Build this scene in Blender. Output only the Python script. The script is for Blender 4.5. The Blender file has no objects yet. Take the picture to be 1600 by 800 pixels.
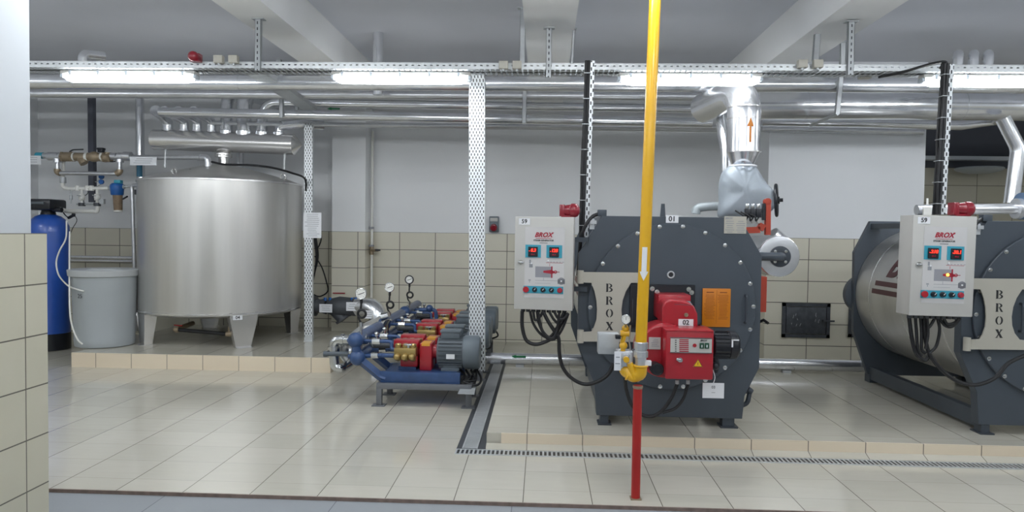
import bpy, bmesh, math, random
from mathutils import Vector, Matrix
random.seed(7)
C = bpy.context.scene.collection
PI = math.pi

# ---------------------------------------------------------------- camera, world, exposure
F_PX, PITCH, YAW, ROLL, EYE = 1120.0, .0335, .042, .0140, 1.75
_cp, _sp, _cy, _sy, _cr, _sr = math.cos(PITCH), math.sin(PITCH), math.cos(YAW), math.sin(YAW), math.cos(ROLL), math.sin(ROLL)
FW = Vector((-_sy*_cp, _cy*_cp, -_sp))
_r0 = Vector((_cy, _sy, 0)); _u0 = _r0.cross(FW)
RT = _cr*_r0 + _sr*_u0
UP = -_sr*_r0 + _cr*_u0
cam_data = bpy.data.cameras.new('camera')
cam = bpy.data.objects.new('camera', cam_data); C.objects.link(cam)
cam_data.sensor_fit = 'HORIZONTAL'; cam_data.sensor_width = 36; cam_data.lens = F_PX/1600*36
cam_data.clip_start = .05; cam_data.clip_end = 100
cam.matrix_world = Matrix(((RT.x, UP.x, -FW.x, 0), (RT.y, UP.y, -FW.y, 0), (RT.z, UP.z, -FW.z, EYE), (0, 0, 0, 1)))
bpy.context.scene.camera = cam
world = bpy.data.worlds.new('world'); bpy.context.scene.world = world
world.use_nodes = True
world.node_tree.nodes['Background'].inputs[0].default_value = (.75, .82, .95, 1)
world.node_tree.nodes['Background'].inputs[1].default_value = .35
vs = bpy.context.scene.view_settings
vs.view_transform = 'Standard'; vs.look = 'None'; vs.gamma = 1; vs.use_curve_mapping = False
vs.exposure = 1.38
LAMP_STRENGTH = 14.0          # emission of each tube fixture

# ---------------------------------------------------------------- where a sight line meets a real plane
def ray(x, y): return FW + RT*((x-800)/F_PX) + UP*((400-y)/F_PX)
def at(x, y, Y):
    d = ray(x, y); return Vector((0, 0, EYE)) + d*(Y/d.y)
def on(x, y, Z):
    d = ray(x, y); return Vector((0, 0, EYE)) + d*((Z-EYE)/d.z)

# ---------------------------------------------------------------- materials
def lin(h):
    if isinstance(h, str):
        v = [int(h[i:i+2], 16)/255 for i in (0, 2, 4)]
        return tuple((c/12.92 if c <= .04045 else ((c+.055)/1.055)**2.4) for c in v) + (1,)
    return h
MATS = {}
def mat(name, col, rough=.5, metal=0, noise=.06, nscale=6, stretch=(1, 1, 1), bump=0, emit=None, estr=0, coat=0, rvar=0, spec=None):
    if name in MATS: return MATS[name]
    m = bpy.data.materials.new(name); m.use_nodes = True
    nt = m.node_tree; N = nt.nodes; L = nt.links
    b = N['Principled BSDF']
    c = lin(col)
    b.inputs['Roughness'].default_value = rough
    b.inputs['Metallic'].default_value = metal
    if spec is not None: b.inputs['Specular IOR Level'].default_value = spec
    if coat: b.inputs['Coat Weight'].default_value = coat; b.inputs['Coat Roughness'].default_value = .12
    tc = N.new('ShaderNodeTexCoord'); mp = N.new('ShaderNodeMapping'); mp.inputs['Scale'].default_value = stretch
    L.new(tc.outputs['Object'], mp.inputs[0])
    nz = N.new('ShaderNodeTexNoise'); nz.inputs['Scale'].default_value = nscale; nz.inputs['Detail'].default_value = 4
    L.new(mp.outputs[0], nz.inputs['Vector'])
    rp = N.new('ShaderNodeMapRange'); rp.inputs['From Min'].default_value = .3; rp.inputs['From Max'].default_value = .7
    rp.inputs['To Min'].default_value = 1-noise; rp.inputs['To Max'].default_value = 1+noise
    L.new(nz.outputs['Fac'], rp.inputs['Value'])
    mx = N.new('ShaderNodeVectorMath'); mx.operation = 'SCALE'; mx.inputs[0].default_value = c[:3]
    L.new(rp.outputs[0], mx.inputs['Scale']); L.new(mx.outputs[0], b.inputs['Base Color'])
    if rvar:
        r2 = N.new('ShaderNodeMapRange'); r2.inputs['From Min'].default_value = .3; r2.inputs['From Max'].default_value = .7
        r2.inputs['To Min'].default_value = max(.03, rough-rvar); r2.inputs['To Max'].default_value = rough+rvar
        L.new(nz.outputs['Fac'], r2.inputs['Value']); L.new(r2.outputs[0], b.inputs['Roughness'])
    if bump:
        bp = N.new('ShaderNodeBump'); bp.inputs['Strength'].default_value = bump; bp.inputs['Distance'].default_value = .01
        L.new(nz.outputs['Fac'], bp.inputs['Height']); L.new(bp.outputs[0], b.inputs['Normal'])
    if emit:
        b.inputs['Emission Color'].default_value = lin(emit); b.inputs['Emission Strength'].default_value = estr
    MATS[name] = m
    return m

def line_mask(nt, sock, period, width, offset):
    N, L = nt.nodes, nt.links
    def mth(op, a, b=None):
        n = N.new('ShaderNodeMath'); n.operation = op
        if isinstance(a, (int, float)): n.inputs[0].default_value = a
        else: L.new(a, n.inputs[0])
        if b is not None:
            if isinstance(b, (int, float)): n.inputs[1].default_value = b
            else: L.new(b, n.inputs[1])
        return n.outputs[0]
    a = mth('SUBTRACT', sock, offset); a = mth('DIVIDE', a, period); fl = mth('FLOOR', mth('ADD', a, .5))
    d = mth('ABSOLUTE', mth('SUBTRACT', a, fl))
    return mth('LESS_THAN', d, width/period/2), mth('FLOOR', a)

def tile_mat(name, axes, periods, offsets, widths, col, col2, grout, gstr=(1, 1), rough=.25, paint=None, split=None, var=.05, vein=None, dark=None, spec=.5):
    """square-jointed tiles from world position; above height split the wall is painted"""
    m = bpy.data.materials.new(name); m.use_nodes = True
    nt = m.node_tree; N = nt.nodes; L = nt.links; b = N['Principled BSDF']
    geo = N.new('ShaderNodeNewGeometry'); sp = N.new('ShaderNodeSeparateXYZ'); L.new(geo.outputs['Position'], sp.inputs[0])
    ms = []; cells = []
    for ax, p, o, w, g in zip(axes, periods, offsets, widths, gstr):
        mk, cell = line_mask(nt, sp.outputs[ax], p, w, o)
        q = N.new('ShaderNodeMath'); q.operation = 'MULTIPLY'; L.new(mk, q.inputs[0]); q.inputs[1].default_value = g
        ms.append(q.outputs[0]); cells.append(cell)
    mxm = N.new('ShaderNodeMath'); mxm.operation = 'MAXIMUM'; L.new(ms[0], mxm.inputs[0]); L.new(ms[1], mxm.inputs[1])
    cc = N.new('ShaderNodeCombineXYZ'); L.new(cells[0], cc.inputs[0]); L.new(cells[1], cc.inputs[1])
    wn = N.new('ShaderNodeTexWhiteNoise'); wn.noise_dimensions = '2D'; L.new(cc.outputs[0], wn.inputs['Vector'])
    nz = N.new('ShaderNodeTexNoise'); nz.inputs['Scale'].default_value = 3; nz.inputs['Detail'].default_value = 6
    mp = N.new('ShaderNodeMapping'); mp.inputs['Scale'].default_value = vein or (1, 1, 1)
    L.new(geo.outputs['Position'], mp.inputs[0]); L.new(mp.outputs[0], nz.inputs['Vector'])
    av = N.new('ShaderNodeMix'); av.data_type = 'FLOAT'; av.inputs[0].default_value = .5
    L.new(wn.outputs[0], av.inputs[2]); L.new(nz.outputs['Fac'], av.inputs[3])
    tm = N.new('ShaderNodeMix'); tm.data_type = 'RGBA'; L.new(av.outputs[0], tm.inputs[0])
    tm.inputs[6].default_value = lin(col); tm.inputs[7].default_value = lin(col2)
    gm = N.new('ShaderNodeMix'); gm.data_type = 'RGBA'; L.new(mxm.outputs[0], gm.inputs[0])
    L.new(tm.outputs[2], gm.inputs[6]); gm.inputs[7].default_value = lin(grout)
    out = gm.outputs[2]
    b.inputs['Roughness'].default_value = rough; b.inputs['Specular IOR Level'].default_value = spec
    if paint:
        st = N.new('ShaderNodeMath'); st.operation = 'GREATER_THAN'; L.new(sp.outputs[2], st.inputs[0]); st.inputs[1].default_value = split
        pm = N.new('ShaderNodeMix'); pm.data_type = 'RGBA'; L.new(st.outputs[0], pm.inputs[0]); L.new(out, pm.inputs[6]); pm.inputs[7].default_value = lin(paint)
        out = pm.outputs[2]
        rr = N.new('ShaderNodeMapRange'); rr.inputs['To Min'].default_value = rough; rr.inputs['To Max'].default_value = .7
        L.new(st.outputs[0], rr.inputs['Value']); L.new(rr.outputs[0], b.inputs['Roughness'])
    L.new(out, b.inputs['Base Color'])
    MATS[name] = m
    return m

def perforated(name, col, px, pz, hx, hz, rough=.4, metal=.6):
    """sheet metal whose staggered slots are coloured dark for the shade inside the channel, in the part's own coordinates"""
    m = bpy.data.materials.new(name); m.use_nodes = True
    nt = m.node_tree; N = nt.nodes; L = nt.links; b = N['Principled BSDF']
    b.inputs['Base Color'].default_value = lin(col); b.inputs['Roughness'].default_value = rough; b.inputs['Metallic'].default_value = metal
    tc = N.new('ShaderNodeTexCoord'); sp = N.new('ShaderNodeSeparateXYZ'); L.new(tc.outputs['Object'], sp.inputs[0])
    def half(ox, oz):
        a, _ = line_mask(nt, sp.outputs[0], px, hx, ox); c, _ = line_mask(nt, sp.outputs[2], pz, hz, oz)
        q = N.new('ShaderNodeMath'); q.operation = 'MULTIPLY'; L.new(a, q.inputs[0]); L.new(c, q.inputs[1]); return q.outputs[0]
    mx = N.new('ShaderNodeMath'); mx.operation = 'MAXIMUM'; L.new(half(0, 0), mx.inputs[0]); L.new(half(px/2, pz/2), mx.inputs[1])
    cm = N.new('ShaderNodeMix'); cm.data_type = 'RGBA'; L.new(mx.outputs[0], cm.inputs[0])
    cm.inputs[6].default_value = lin(col); cm.inputs[7].default_value = lin('3a3c40'); L.new(cm.outputs[2], b.inputs['Base Color'])  # slots are painted on, dark colour for the shaded interior
    MATS[name] = m
    return m

STEEL = mat('tank_steel', 'cccbc8', .35, .82, noise=.13, nscale=2.0, stretch=(1.6, 1.6, .10), rvar=.08)
DRUM = mat('drum_steel', 'dcdbda', .24, .84, noise=.02, nscale=3)
ALU = mat('aluminium_jacket', 'e2e4e8', .20, .9, noise=.05, nscale=8, rvar=.05, bump=.08)
ALU2 = mat('dull_aluminium', 'd2d4d8', .30, .8, noise=.06, nscale=10)
GALV = mat('galvanised_steel', 'ccd0d2', .42, .45, noise=.05, nscale=20)
GALVD = mat('grey_strut', 'b8bcbf', .45, .4, noise=.05, nscale=20)
CHROME = mat('chrome', 'c9cbcc', .18, 1)
GREY = mat('boiler_paint', '444c55', .42, 0, noise=.04, nscale=4)
GREYD = mat('dark_boiler_paint', '3c434c', .45, 0)
MOTOR = mat('motor_grey', '68727a', .45, .1)
MOTORD = mat('motor_dark', '565e65', .5, .1)
FRAME = mat('frame_grey', '6f7277', .5, .1)
IRON = mat('cast_iron', '4a4d52', .55, .2, bump=.1, nscale=30)
BLACK = mat('black_rubber', '15161a', .5, 0)
BLACKP = mat('black_plastic', '1c1f26', .35, 0)
BLUE = mat('pump_blue', '2f4c7a', .38, 0, noise=.12, nscale=12, coat=.3)
BLUET = mat('softener_blue', '2a58b4', .3, 0, noise=.04, coat=.5)
BLUEF = mat('filter_blue', '2560a8', .3, 0)
RED = mat('burner_red', 'a81727', .33, 0, noise=.05, coat=.4)
REDP = mat('post_red', 'a81f1c', .4, 0, noise=.08)
REDB = mat('siren_red', '8a1528', .3, 0, coat=.4)
ORANGE = mat('bracket_orange', 'b0402a', .45, 0)
ORANGEL = mat('document_orange', 'c9780f', .35, 0)
LABELP = mat('pump_label_orange', 'e0a23a', .5, 0)
YELLOW = mat('gas_yellow', 'dfab12', .3, 0, noise=.03, coat=.4)
LABELY = mat('caution_yellow', 'e8b81c', .5, 0)
BRASS = mat('brass', 'ac9560', .3, .75, noise=.12, nscale=14)
BRONZE = mat('bronze_valve', '9c8d77', .42, .45, noise=.1)
BOXP = mat('cabinet_paint', 'bcbbb7', .4, 0, noise=.01)
PANEL = mat('panel_overlay', 'c6c5c5', .35, 0, noise=.01)
CREAM = mat('cream_plate', 'b3b0a5', .42, 0, noise=.02)
TEAL = mat('teal_bezel', '3c9db4', .4, 0)
PAPER = mat('paper_white', 'e4e6ea', .6, 0, noise=.01)
INK = mat('ink', '26272b', .6, 0)
INKG = mat('pale_ink', '8d9096', .6, 0)
INKR = mat('ink_red', 'a22035', .5, 0)
LED = mat('led_red', 'ff2a1c', .4, 0, emit='ff3020', estr=.9)
LAMPY = mat('pilot_lamp', 'ffb030', .4, 0, emit='ffb030', estr=4)
GREENB = mat('switch_green', '1d4f3a', .4, 0)
GREENM = mat('green_arrow', '1f7a4c', .5, 0)
PVC = mat('white_pvc', 'e8e8e3', .4, 0, noise=.03)
BARREL = mat('barrel_plastic', 'a3a9ac', .45, 0, noise=.03, nscale=2)
BARRELL = mat('barrel_lid_plastic', 'b4b8ba', .45, 0)
BOWL = mat('filter_bowl', '8f7b66', .2, 0, noise=.2, nscale=12)
CLOTH = mat('insulation_cloth', 'a4adb6', .45, .1, noise=.06, nscale=7, bump=.6)
LOGO = mat('logo_brown', '5a3638', .5, 0)
CEIL = mat('ceiling_paint', 'd8dbe3', .85, 0, noise=.02, nscale=1.5)
BEAM = mat('beam_paint', 'f4f5f5', .8, 0, noise=.015, nscale=1.5)
PLASTER = mat('plaster_white', 'cdd2d7', .7, 0, noise=.01, nscale=1)
LOWER = tile_mat('grey_ramp_plate', (0, 1), (1.145, 30), (-.17, 1), (.006, .001), '979ca1', '8f9499', '55595d', (.8, 0), rough=.5, vein=(30, 30, 1))
EDGE = mat('edge_strip_brown', '7d6d65', .6, 0, noise=.2, nscale=20)
DARKP = mat('recess_paint', '4d5058', .8, 0)
CHANNEL = mat('channel_concrete', '66686a', .7, 0, noise=.1)
DIFF = mat('lamp_diffuser', 'ffffff', .4, 0, emit='f6fafd', estr=LAMP_STRENGTH)
CLIP = mat('clear_clip', 'c4cdd6', .25, 0)
WHITEG = mat('gauge_white', 'eeeeea', .35, 0)
HATCH = mat('hatch_iron', '484c52', .5, .2, noise=.2, nscale=18)
TRAYW = perforated('perforated_tray', 'dfe3e6', .034, .066, .0105, .026, rough=.4, metal=.25)
STRUT = perforated('slotted_strut', 'a9adb0', 9.0, .055, .011, .026, rough=.45, metal=.4)
TRAYW2 = perforated('perforated_tray_narrow', 'dfe3e6', .036, .074, .012, .030, rough=.4, metal=.25)
FLOORT = tile_mat('floor_tile', (0, 1), (.45, .385), (-.10, 4.81), (.0055, .004), 'cdc9bd', 'bbb8ab', '67625a', (1, .42), rough=.12, vein=(1.2, 5, 1), spec=.55)
RISER = tile_mat('riser_tile', (0, 2), (.45, 3), (-.10, 1), (.0075, .002), 'e6d9c2', 'decfb8', '6b6358', (.9, 0), rough=.3, vein=(1, 1, 4))
WALLT = tile_mat('wall_tile', (0, 2), (.572, .281), (-1.13, 1.722), (.011, .010), 'ddd9c9', 'd4d0c0', '524f48', (.9, .9), rough=.3, paint='eaecee', split=1.722)
WALLTR = tile_mat('right_wall_tile', (0, 2), (.60, .2935), (3.62, 1.722), (.010, .010), 'ddd9c9', 'd4d0c0', '4a463f', (.9, .9), rough=.3, paint='eaedf1', split=1.722)
WALLTS = tile_mat('side_wall_tile', (1, 2), (.60, .29), (0, 1.722), (.010, .010), 'ddd9c9', 'd4d0c0', '524f48', (.9, .9), rough=.3, paint='eaecee', split=1.722)
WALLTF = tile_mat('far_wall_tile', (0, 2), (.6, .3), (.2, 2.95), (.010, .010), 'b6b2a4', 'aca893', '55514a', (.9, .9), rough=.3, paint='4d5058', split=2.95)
PILT = tile_mat('pillar_tile', (1, 2), (.6, .3), (3.985, 1.703), (.008, .008), 'd4d0bd', 'c8c4b0', '5b574e', (.9, .95), rough=.3, vein=(1, 2, 2))

# ---------------------------------------------------------------- mesh helpers
def orth(n):
    n = n.normalized(); a = Vector((0, 0, 1)) if abs(n.z) < .9 else Vector((1, 0, 0))
    u = a.cross(n).normalized(); return u, n.cross(u)
def chain_loc(p):
    v = Vector((0, 0, 0))
    while p is not None: v += p.location; p = p.parent
    return v
class MB:
    def __init__(s): s.bm = bmesh.new()
    def box(s, a, b, bev=0):
        x0, x1 = sorted((a[0], b[0])); y0, y1 = sorted((a[1], b[1])); z0, z1 = sorted((a[2], b[2]))
        v = [s.bm.verts.new(p) for p in ((x0, y0, z0), (x1, y0, z0), (x1, y1, z0), (x0, y1, z0), (x0, y0, z1), (x1, y0, z1), (x1, y1, z1), (x0, y1, z1))]
        fs = [s.bm.faces.new([v[i] for i in q]) for q in ((0, 3, 2, 1), (4, 5, 6, 7), (0, 1, 5, 4), (1, 2, 6, 5), (2, 3, 7, 6), (3, 0, 4, 7))]
        if bev:
            es = list({e for f in fs for e in f.edges})
            bmesh.ops.bevel(s.bm, geom=es, offset=bev, segments=2, affect='EDGES', profile=.5)
        return s
    def cbox(s, c, sz, bev=0, rot=None):
        n0 = len(s.bm.verts); h = Vector(sz)/2
        s.box(-h, h, bev)
        s.bm.verts.ensure_lookup_table()
        for v in s.bm.verts[n0:]:
            if rot is not None: v.co = rot @ v.co
            v.co += Vector(c)
        return s
    def rings(s, rows, close=False, cap=True):
        vs_ = [[s.bm.verts.new(p) for p in r] for r in rows]
        n = len(rows[0]); m = len(rows)
        for i in range(m if close else m-1):
            a, b = vs_[i], vs_[(i+1) % m]
            for j in range(n):
                s.bm.faces.new((a[j], a[(j+1) % n], b[(j+1) % n], b[j]))
        if cap and not close:
            s.bm.faces.new(vs_[0][::-1]); s.bm.faces.new(vs_[-1])
        return s
    def cyl(s, p0, p1, r, r2=None, seg=24):
        p0, p1 = Vector(p0), Vector(p1); r2 = r if r2 is None else r2
        u, w = orth(p1-p0)
        return s.rings([[p + (u*math.cos(2*PI*k/seg) + w*math.sin(2*PI*k/seg))*q for k in range(seg)] for p, q in ((p0, r), (p1, r2))])
    def lathe(s, o, ax, prof, seg=32, cap=True):
        """prof: (distance along axis, radius)"""
        o, ax = Vector(o), Vector(ax).normalized(); u, w = orth(ax)
        return s.rings([[o + ax*t + (u*math.cos(2*PI*k/seg) + w*math.sin(2*PI*k/seg))*max(r, .0004) for k in range(seg)] for t, r in prof], cap=cap)
    def tube(s, pts, r, fil=0, seg=14, close=False, bands=0, bw=.012, bh=.003):
        pts = [Vector(p) for p in pts]
        path = [pts[0]]
        for i in range(1, len(pts)-1):
            a, b, c = pts[i-1], pts[i], pts[i+1]
            d0, d1 = (a-b), (c-b); l0, l1 = d0.length, d1.length
            if fil <= 0 or l0 < 1e-6 or l1 < 1e-6: path.append(b); continue
            d0.normalize(); d1.normalize()
            t = min(fil, l0*.49, l1*.49)
            for k in range(7):
                q = k/6
                path.append((b+d0*t)*(1-q)**2 + b*2*q*(1-q) + (b+d1*t)*q*q)
        path.append(pts[-1])
        rr = r if isinstance(r, (list, tuple)) else None
        tang = []
        n = len(path)
        for i in range(n):
            t = (path[min(i+1, n-1)] - path[max(i-1, 0)])
            tang.append(t.normalized() if t.length > 1e-9 else Vector((0, 0, 1)))
        u, w = orth(tang[0]); rows = []
        for i in range(n):
            t = tang[i]; u = (u - t*u.dot(t)).normalized(); w = t.cross(u)
            q = r if rr is None else rr[min(i, len(rr)-1)]
            rows.append([path[i] + (u*math.cos(2*PI*k/seg) + w*math.sin(2*PI*k/seg))*q for k in range(seg)])
        s.rings(rows)
        if bands:
            for i in range(len(pts)-1):
                a, b = pts[i], pts[i+1]; l = (b-a).length; d = (b-a).normalized() if l else Vector((0, 0, 1))
                k = bands*.5
                while k < l-.05:
                    s.cyl(a+d*(k-bw/2), a+d*(k+bw/2), r+bh, seg=seg+4); k += bands
        return s
    def curve(s, pts, r, n=10, seg=8):
        """smooth cable through points (Catmull-Rom)"""
        p = [Vector(q) for q in pts]; p = [p[0]*2-p[1]] + p + [p[-1]*2-p[-2]]
        out = []
        for i in range(1, len(p)-2):
            for k in range(n):
                t = k/n; a, b, c, d = p[i-1], p[i], p[i+1], p[i+2]
                out.append(.5*((2*b)+(c-a)*t+(2*a-5*b+4*c-d)*t*t+(3*b-a-3*c+d)*t**3))
        out.append(p[-2])
        return s.tube(out, r, seg=seg)
    def torus(s, c, ax, R, r, seg=28, s2=8, sx=1):
        c, ax = Vector(c), Vector(ax).normalized(); u, w = orth(ax)
        rows = []
        for i in range(seg):
            a = 2*PI*i/seg; d = u*math.cos(a)+w*math.sin(a)
            rows.append([c + d*(R + r*math.cos(2*PI*j/s2)) + ax*(r*math.sin(2*PI*j/s2)) for j in range(s2)])
        return s.rings(rows, close=True)
    def ball(s, c, r, seg=20, sc=(1, 1, 1)):
        n0 = len(s.bm.verts)
        bmesh.ops.create_uvsphere(s.bm, u_segments=seg, v_segments=seg//2, radius=r)
        s.bm.verts.ensure_lookup_table()
        for v in s.bm.verts[n0:]: v.co = Vector((v.co.x*sc[0], v.co.y*sc[1], v.co.z*sc[2])) + Vector(c)
        return s
    def prism(s, poly, y0, y1):
        """polygon in (x,z), extruded along y"""
        a = [s.bm.verts.new((x, y0, z)) for x, z in poly]; b = [s.bm.verts.new((x, y1, z)) for x, z in poly]
        n = len(poly)
        fs = [s.bm.faces.new(a), s.bm.faces.new(b[::-1])] + [s.bm.faces.new((a[i], b[i], b[(i+1) % n], a[(i+1) % n])) for i in range(n)]
        return s
    def poly3(s, pts, off):
        """planar polygon of 3D points thickened by vector off"""
        off = Vector(off); a = [s.bm.verts.new(Vector(p)) for p in pts]; b = [s.bm.verts.new(Vector(p)+off) for p in pts]
        n = len(pts); s.bm.faces.new(a); s.bm.faces.new(b[::-1])
        for i in range(n): s.bm.faces.new((a[i], b[i], b[(i+1) % n], a[(i+1) % n]))
        return s
    def text(s, body, size, o, xd=(1, 0, 0), zd=(0, 0, 1), ext=.001, shear=0, off=0, align='CENTER', space=1, fn=None, sx=1):
        cu = bpy.data.curves.new('t', 'FONT'); cu.body = body; cu.size = size; cu.align_x = align; cu.align_y = 'CENTER'
        cu.shear = shear; cu.offset = off; cu.extrude = ext; cu.space_character = space; cu.resolution_u = 4
        ob = bpy.data.objects.new('t', cu); C.objects.link(ob); bpy.context.view_layer.update()
        me = bpy.data.meshes.new_from_object(ob.evaluated_get(bpy.context.evaluated_depsgraph_get()))
        n0 = len(s.bm.verts); s.bm.from_mesh(me); s.bm.verts.ensure_lookup_table()
        xd, zd, o = Vector(xd).normalized(), Vector(zd).normalized(), Vector(o); nd = xd.cross(zd)
        vv = s.bm.verts[n0:]
        if fn:
            tb = bmesh.new(); tb.from_mesh(me)
            bmesh.ops.triangulate(tb, faces=tb.faces[:])
            for _ in range(4):
                es = [e for e in tb.edges if e.calc_length() > .05]
                if not es: break
                bmesh.ops.subdivide_edges(tb, edges=es, cuts=1)
                bmesh.ops.triangulate(tb, faces=[f for f in tb.faces if len(f.verts) > 3])
            for v in tb.verts: v.co = fn(v.co)
            bmesh.ops.delete(s.bm, geom=vv, context='VERTS')
            m2 = bpy.data.meshes.new('t2'); tb.to_mesh(m2); tb.free(); s.bm.from_mesh(m2); bpy.data.meshes.remove(m2)
        else:
            for v in vv: v.co = o + xd*v.co.x*sx + zd*v.co.y + (-nd)*(-v.co.z)
        C.objects.unlink(ob); bpy.data.objects.remove(ob); bpy.data.curves.remove(cu); bpy.data.meshes.remove(me)
        return s
    def build(s, name, m, parent=None, smooth=40, label=None, kind=None, bev=0):
        bmesh.ops.recalc_face_normals(s.bm, faces=s.bm.faces)
        me = bpy.data.meshes.new(name)
        if parent is None:
            xs = [v.co for v in s.bm.verts]
            o = Vector(((min(v.x for v in xs)+max(v.x for v in xs))/2, (min(v.y for v in xs)+max(v.y for v in xs))/2, min(v.z for v in xs)))
        else: o = chain_loc(parent)
        for v in s.bm.verts: v.co -= o
        s.bm.to_mesh(me); s.bm.free()
        if smooth:
            for p in me.polygons: p.use_smooth = True
            me.set_sharp_from_angle(angle=math.radians(smooth))
        me.materials.append(m)
        ob = bpy.data.objects.new(name, me); C.objects.link(ob)
        if parent is None: ob.location = o
        else: ob.parent = parent
        if bev:
            bm_ = ob.modifiers.new('bevel', 'BEVEL'); bm_.width = bev; bm_.segments = 2; bm_.limit_method = 'ANGLE'
        if label: ob['label'] = label
        if kind: ob['kind'] = kind
        return ob
def thing(name, label, cat, loc, group=None):
    o = bpy.data.objects.new(name, None); C.objects.link(o); o.location = loc; o.empty_display_size = .1
    o['label'] = label; o['category'] = cat
    if group: o['group'] = group
    return o
def tag(o, label, cat, group=None):
    o['label'] = label; o['category'] = cat
    if group: o['group'] = group
    return o
def struct(mb, name, m, **k): return mb.build(name, m, None, kind='structure', **k)
def kids(o): return [c for c in bpy.data.objects if c.parent == o]
def dup(o, loc=None, label=None, group=None, parent=None, skip=()):
    c = o.copy(); C.objects.link(c); c.parent = parent
    if loc is not None: c.location = loc
    if label: c['label'] = label
    if group: c['group'] = group
    for k in kids(o):
        if k.get('skip_copy') or k.name.split('.')[0] in skip: continue
        dup(k, parent=c)
    return c
V = Vector

# ================================================================ THE ROOM
Y_EDGE = 4.58
WL, WR, YB, YBACK, ZC = -8.2, 8.6, 11.35, -4.5, 4.1
struct(MB().box((WL, Y_EDGE, -.12), (WR, 13.2, 0)), 'floor', FLOORT, smooth=0)
struct(MB().box((WL, YBACK, -.16), (WR, Y_EDGE-.012, -.02)), 'floor_lower', LOWER, smooth=0)
struct(MB().box((WL, Y_EDGE-.012, -.12), (WR, Y_EDGE, .003)), 'trim_1', EDGE, smooth=0)
struct(MB().box((WL, YBACK, ZC), (WR, 13.2, ZC+.2)), 'ceiling', CEIL, smooth=0)
XR0, XR1, YR = at(1200, 300, 9.9).x, at(1444, 300, 9.9).x, 9.9
struct(MB().box((WL, YB, -.1), (XR0+.3, YB+.25, ZC)), 'wall_back', WALLT, smooth=0)
struct(MB().box((XR0, YR, -.1), (XR1, YB+.25, ZC)), 'wall_back_right', WALLTR, smooth=0)
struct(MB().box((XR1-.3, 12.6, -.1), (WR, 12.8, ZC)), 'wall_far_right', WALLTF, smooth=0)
struct(MB().box((WL-.2, YBACK, -.1), (WL, 12.8, ZC)), 'wall_left', WALLTS, smooth=0)
struct(MB().box((WR, YBACK, -.1), (WR+.2, 12.8, ZC)), 'wall_right', WALLTS, smooth=0)
struct(MB().box((WL, YBACK-.2, -.1), (WR, YBACK, ZC)), 'wall_front', WALLT, smooth=0)
a, b = at(519, 300, 10.96), at(571, 300, 10.96)
struct(MB().box((a.x, 10.96, .0), (b.x, YB, ZC)), 'column', WALLT, smooth=0)
p = at(1445, 247, 12.5)
struct(MB().box((XR1, 12.4, p.z-.03), (WR, 12.6, p.z+.03)), 'trim_2', PLASTER, smooth=0)
# ceiling beams
for n, (x0, x1) in enumerate(((330, 405), (816, 905), (1330, 1420))):
    a, b = on(x0, 0, 3.70), on(x1, 0, 3.70)
    struct(MB().box((a.x, YBACK, 3.70), (b.x, YB, ZC)), 'ceiling_beam', BEAM, smooth=0)
# plinths
struct(MB().box((-5.80, 8.62, 0), (-2.57, YB, .178)), 'tiled_plinth', FLOORT, smooth=0)
struct(MB().box((-5.81, 8.60, 0), (-2.56, 8.62, .18)).box((-2.58, 8.62, 0), (-2.56, YB, .18)), 'plinth_riser', RISER, smooth=0)
P2L = -.43
struct(MB().box((P2L, 5.79, 0), (WR, 9.0, .108)), 'tiled_plinth', FLOORT, smooth=0)
struct(MB().box((-.31, 5.775, .02), (WR, 5.79, .112)), 'plinth_riser', RISER, smooth=0)
q = MB(); q.poly3([(P2L, 5.80, .0), (WR, 5.80, .0), (WR, 5.80, .045), (P2L, 5.80, .045)], (0, -.001, 0))
q.poly3([(P2L, 5.70, .001), (P2L, 5.775, .001), (P2L, 5.775, .03)], (WR-P2L, 0, 0))
struct(q, 'plinth_toe', FLOORT, smooth=0)

# near pillar on the left
pt = at(75, 600, 4.17); pu = at(52.5, 180, 4.17)
struct(MB().box((pt.x-.75, 2.2, -.045), (pt.x, 4.17, 1.703)), 'pillar', PILT, smooth=0)
struct(MB().box((pt.x-.7, 2.25, 1.703), (pu.x, 4.14, ZC)), 'pillar_plaster', PLASTER, smooth=0)

# drains
g = MB()
x = -.665
while x < 6.5:
    g.box((x, 5.555, -.002), (x+.015, 5.665, .006)); x += .0345
g.box((-.665, 5.545, -.002), (6.5, 5.557, .0065)).box((-.665, 5.663, -.002), (6.5, 5.675, .0065))
tag(g.build('drain_grate', GALV, smooth=0), 'long slotted metal drain grate in the floor before the right plinth', 'drain grate')
struct(MB().box((-.665, 5.555, .0005), (6.5, 5.665, .0012)), 'drain_shade_sheet', BLACKP, smooth=0)  # flat black sheet on the floor, painted shade below the grate slots
g = MB(); y = 5.70
while y < 10.2:
    g.box((-.612, y, .002), (-.50, y+.022, .009)); y += .036
g.box((-.62, 5.69, .001), (-.610, 10.2, .010)).box((-.502, 5.69, .001), (-.494, 10.2, .010))
tag(g.build('channel_grating', mat('bright_grating', 'c9cccf', .35, .35), smooth=0), 'ribbed steel grating in the floor channel running back beside the pumps', 'drain grate')
struct(MB().box((-.665, 5.68, .0004), (P2L, 10.2, .0014)), 'drain_shade_sheet', IRON, smooth=0)  # thin dark sheet for the shade in the gaps around the grating

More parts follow.
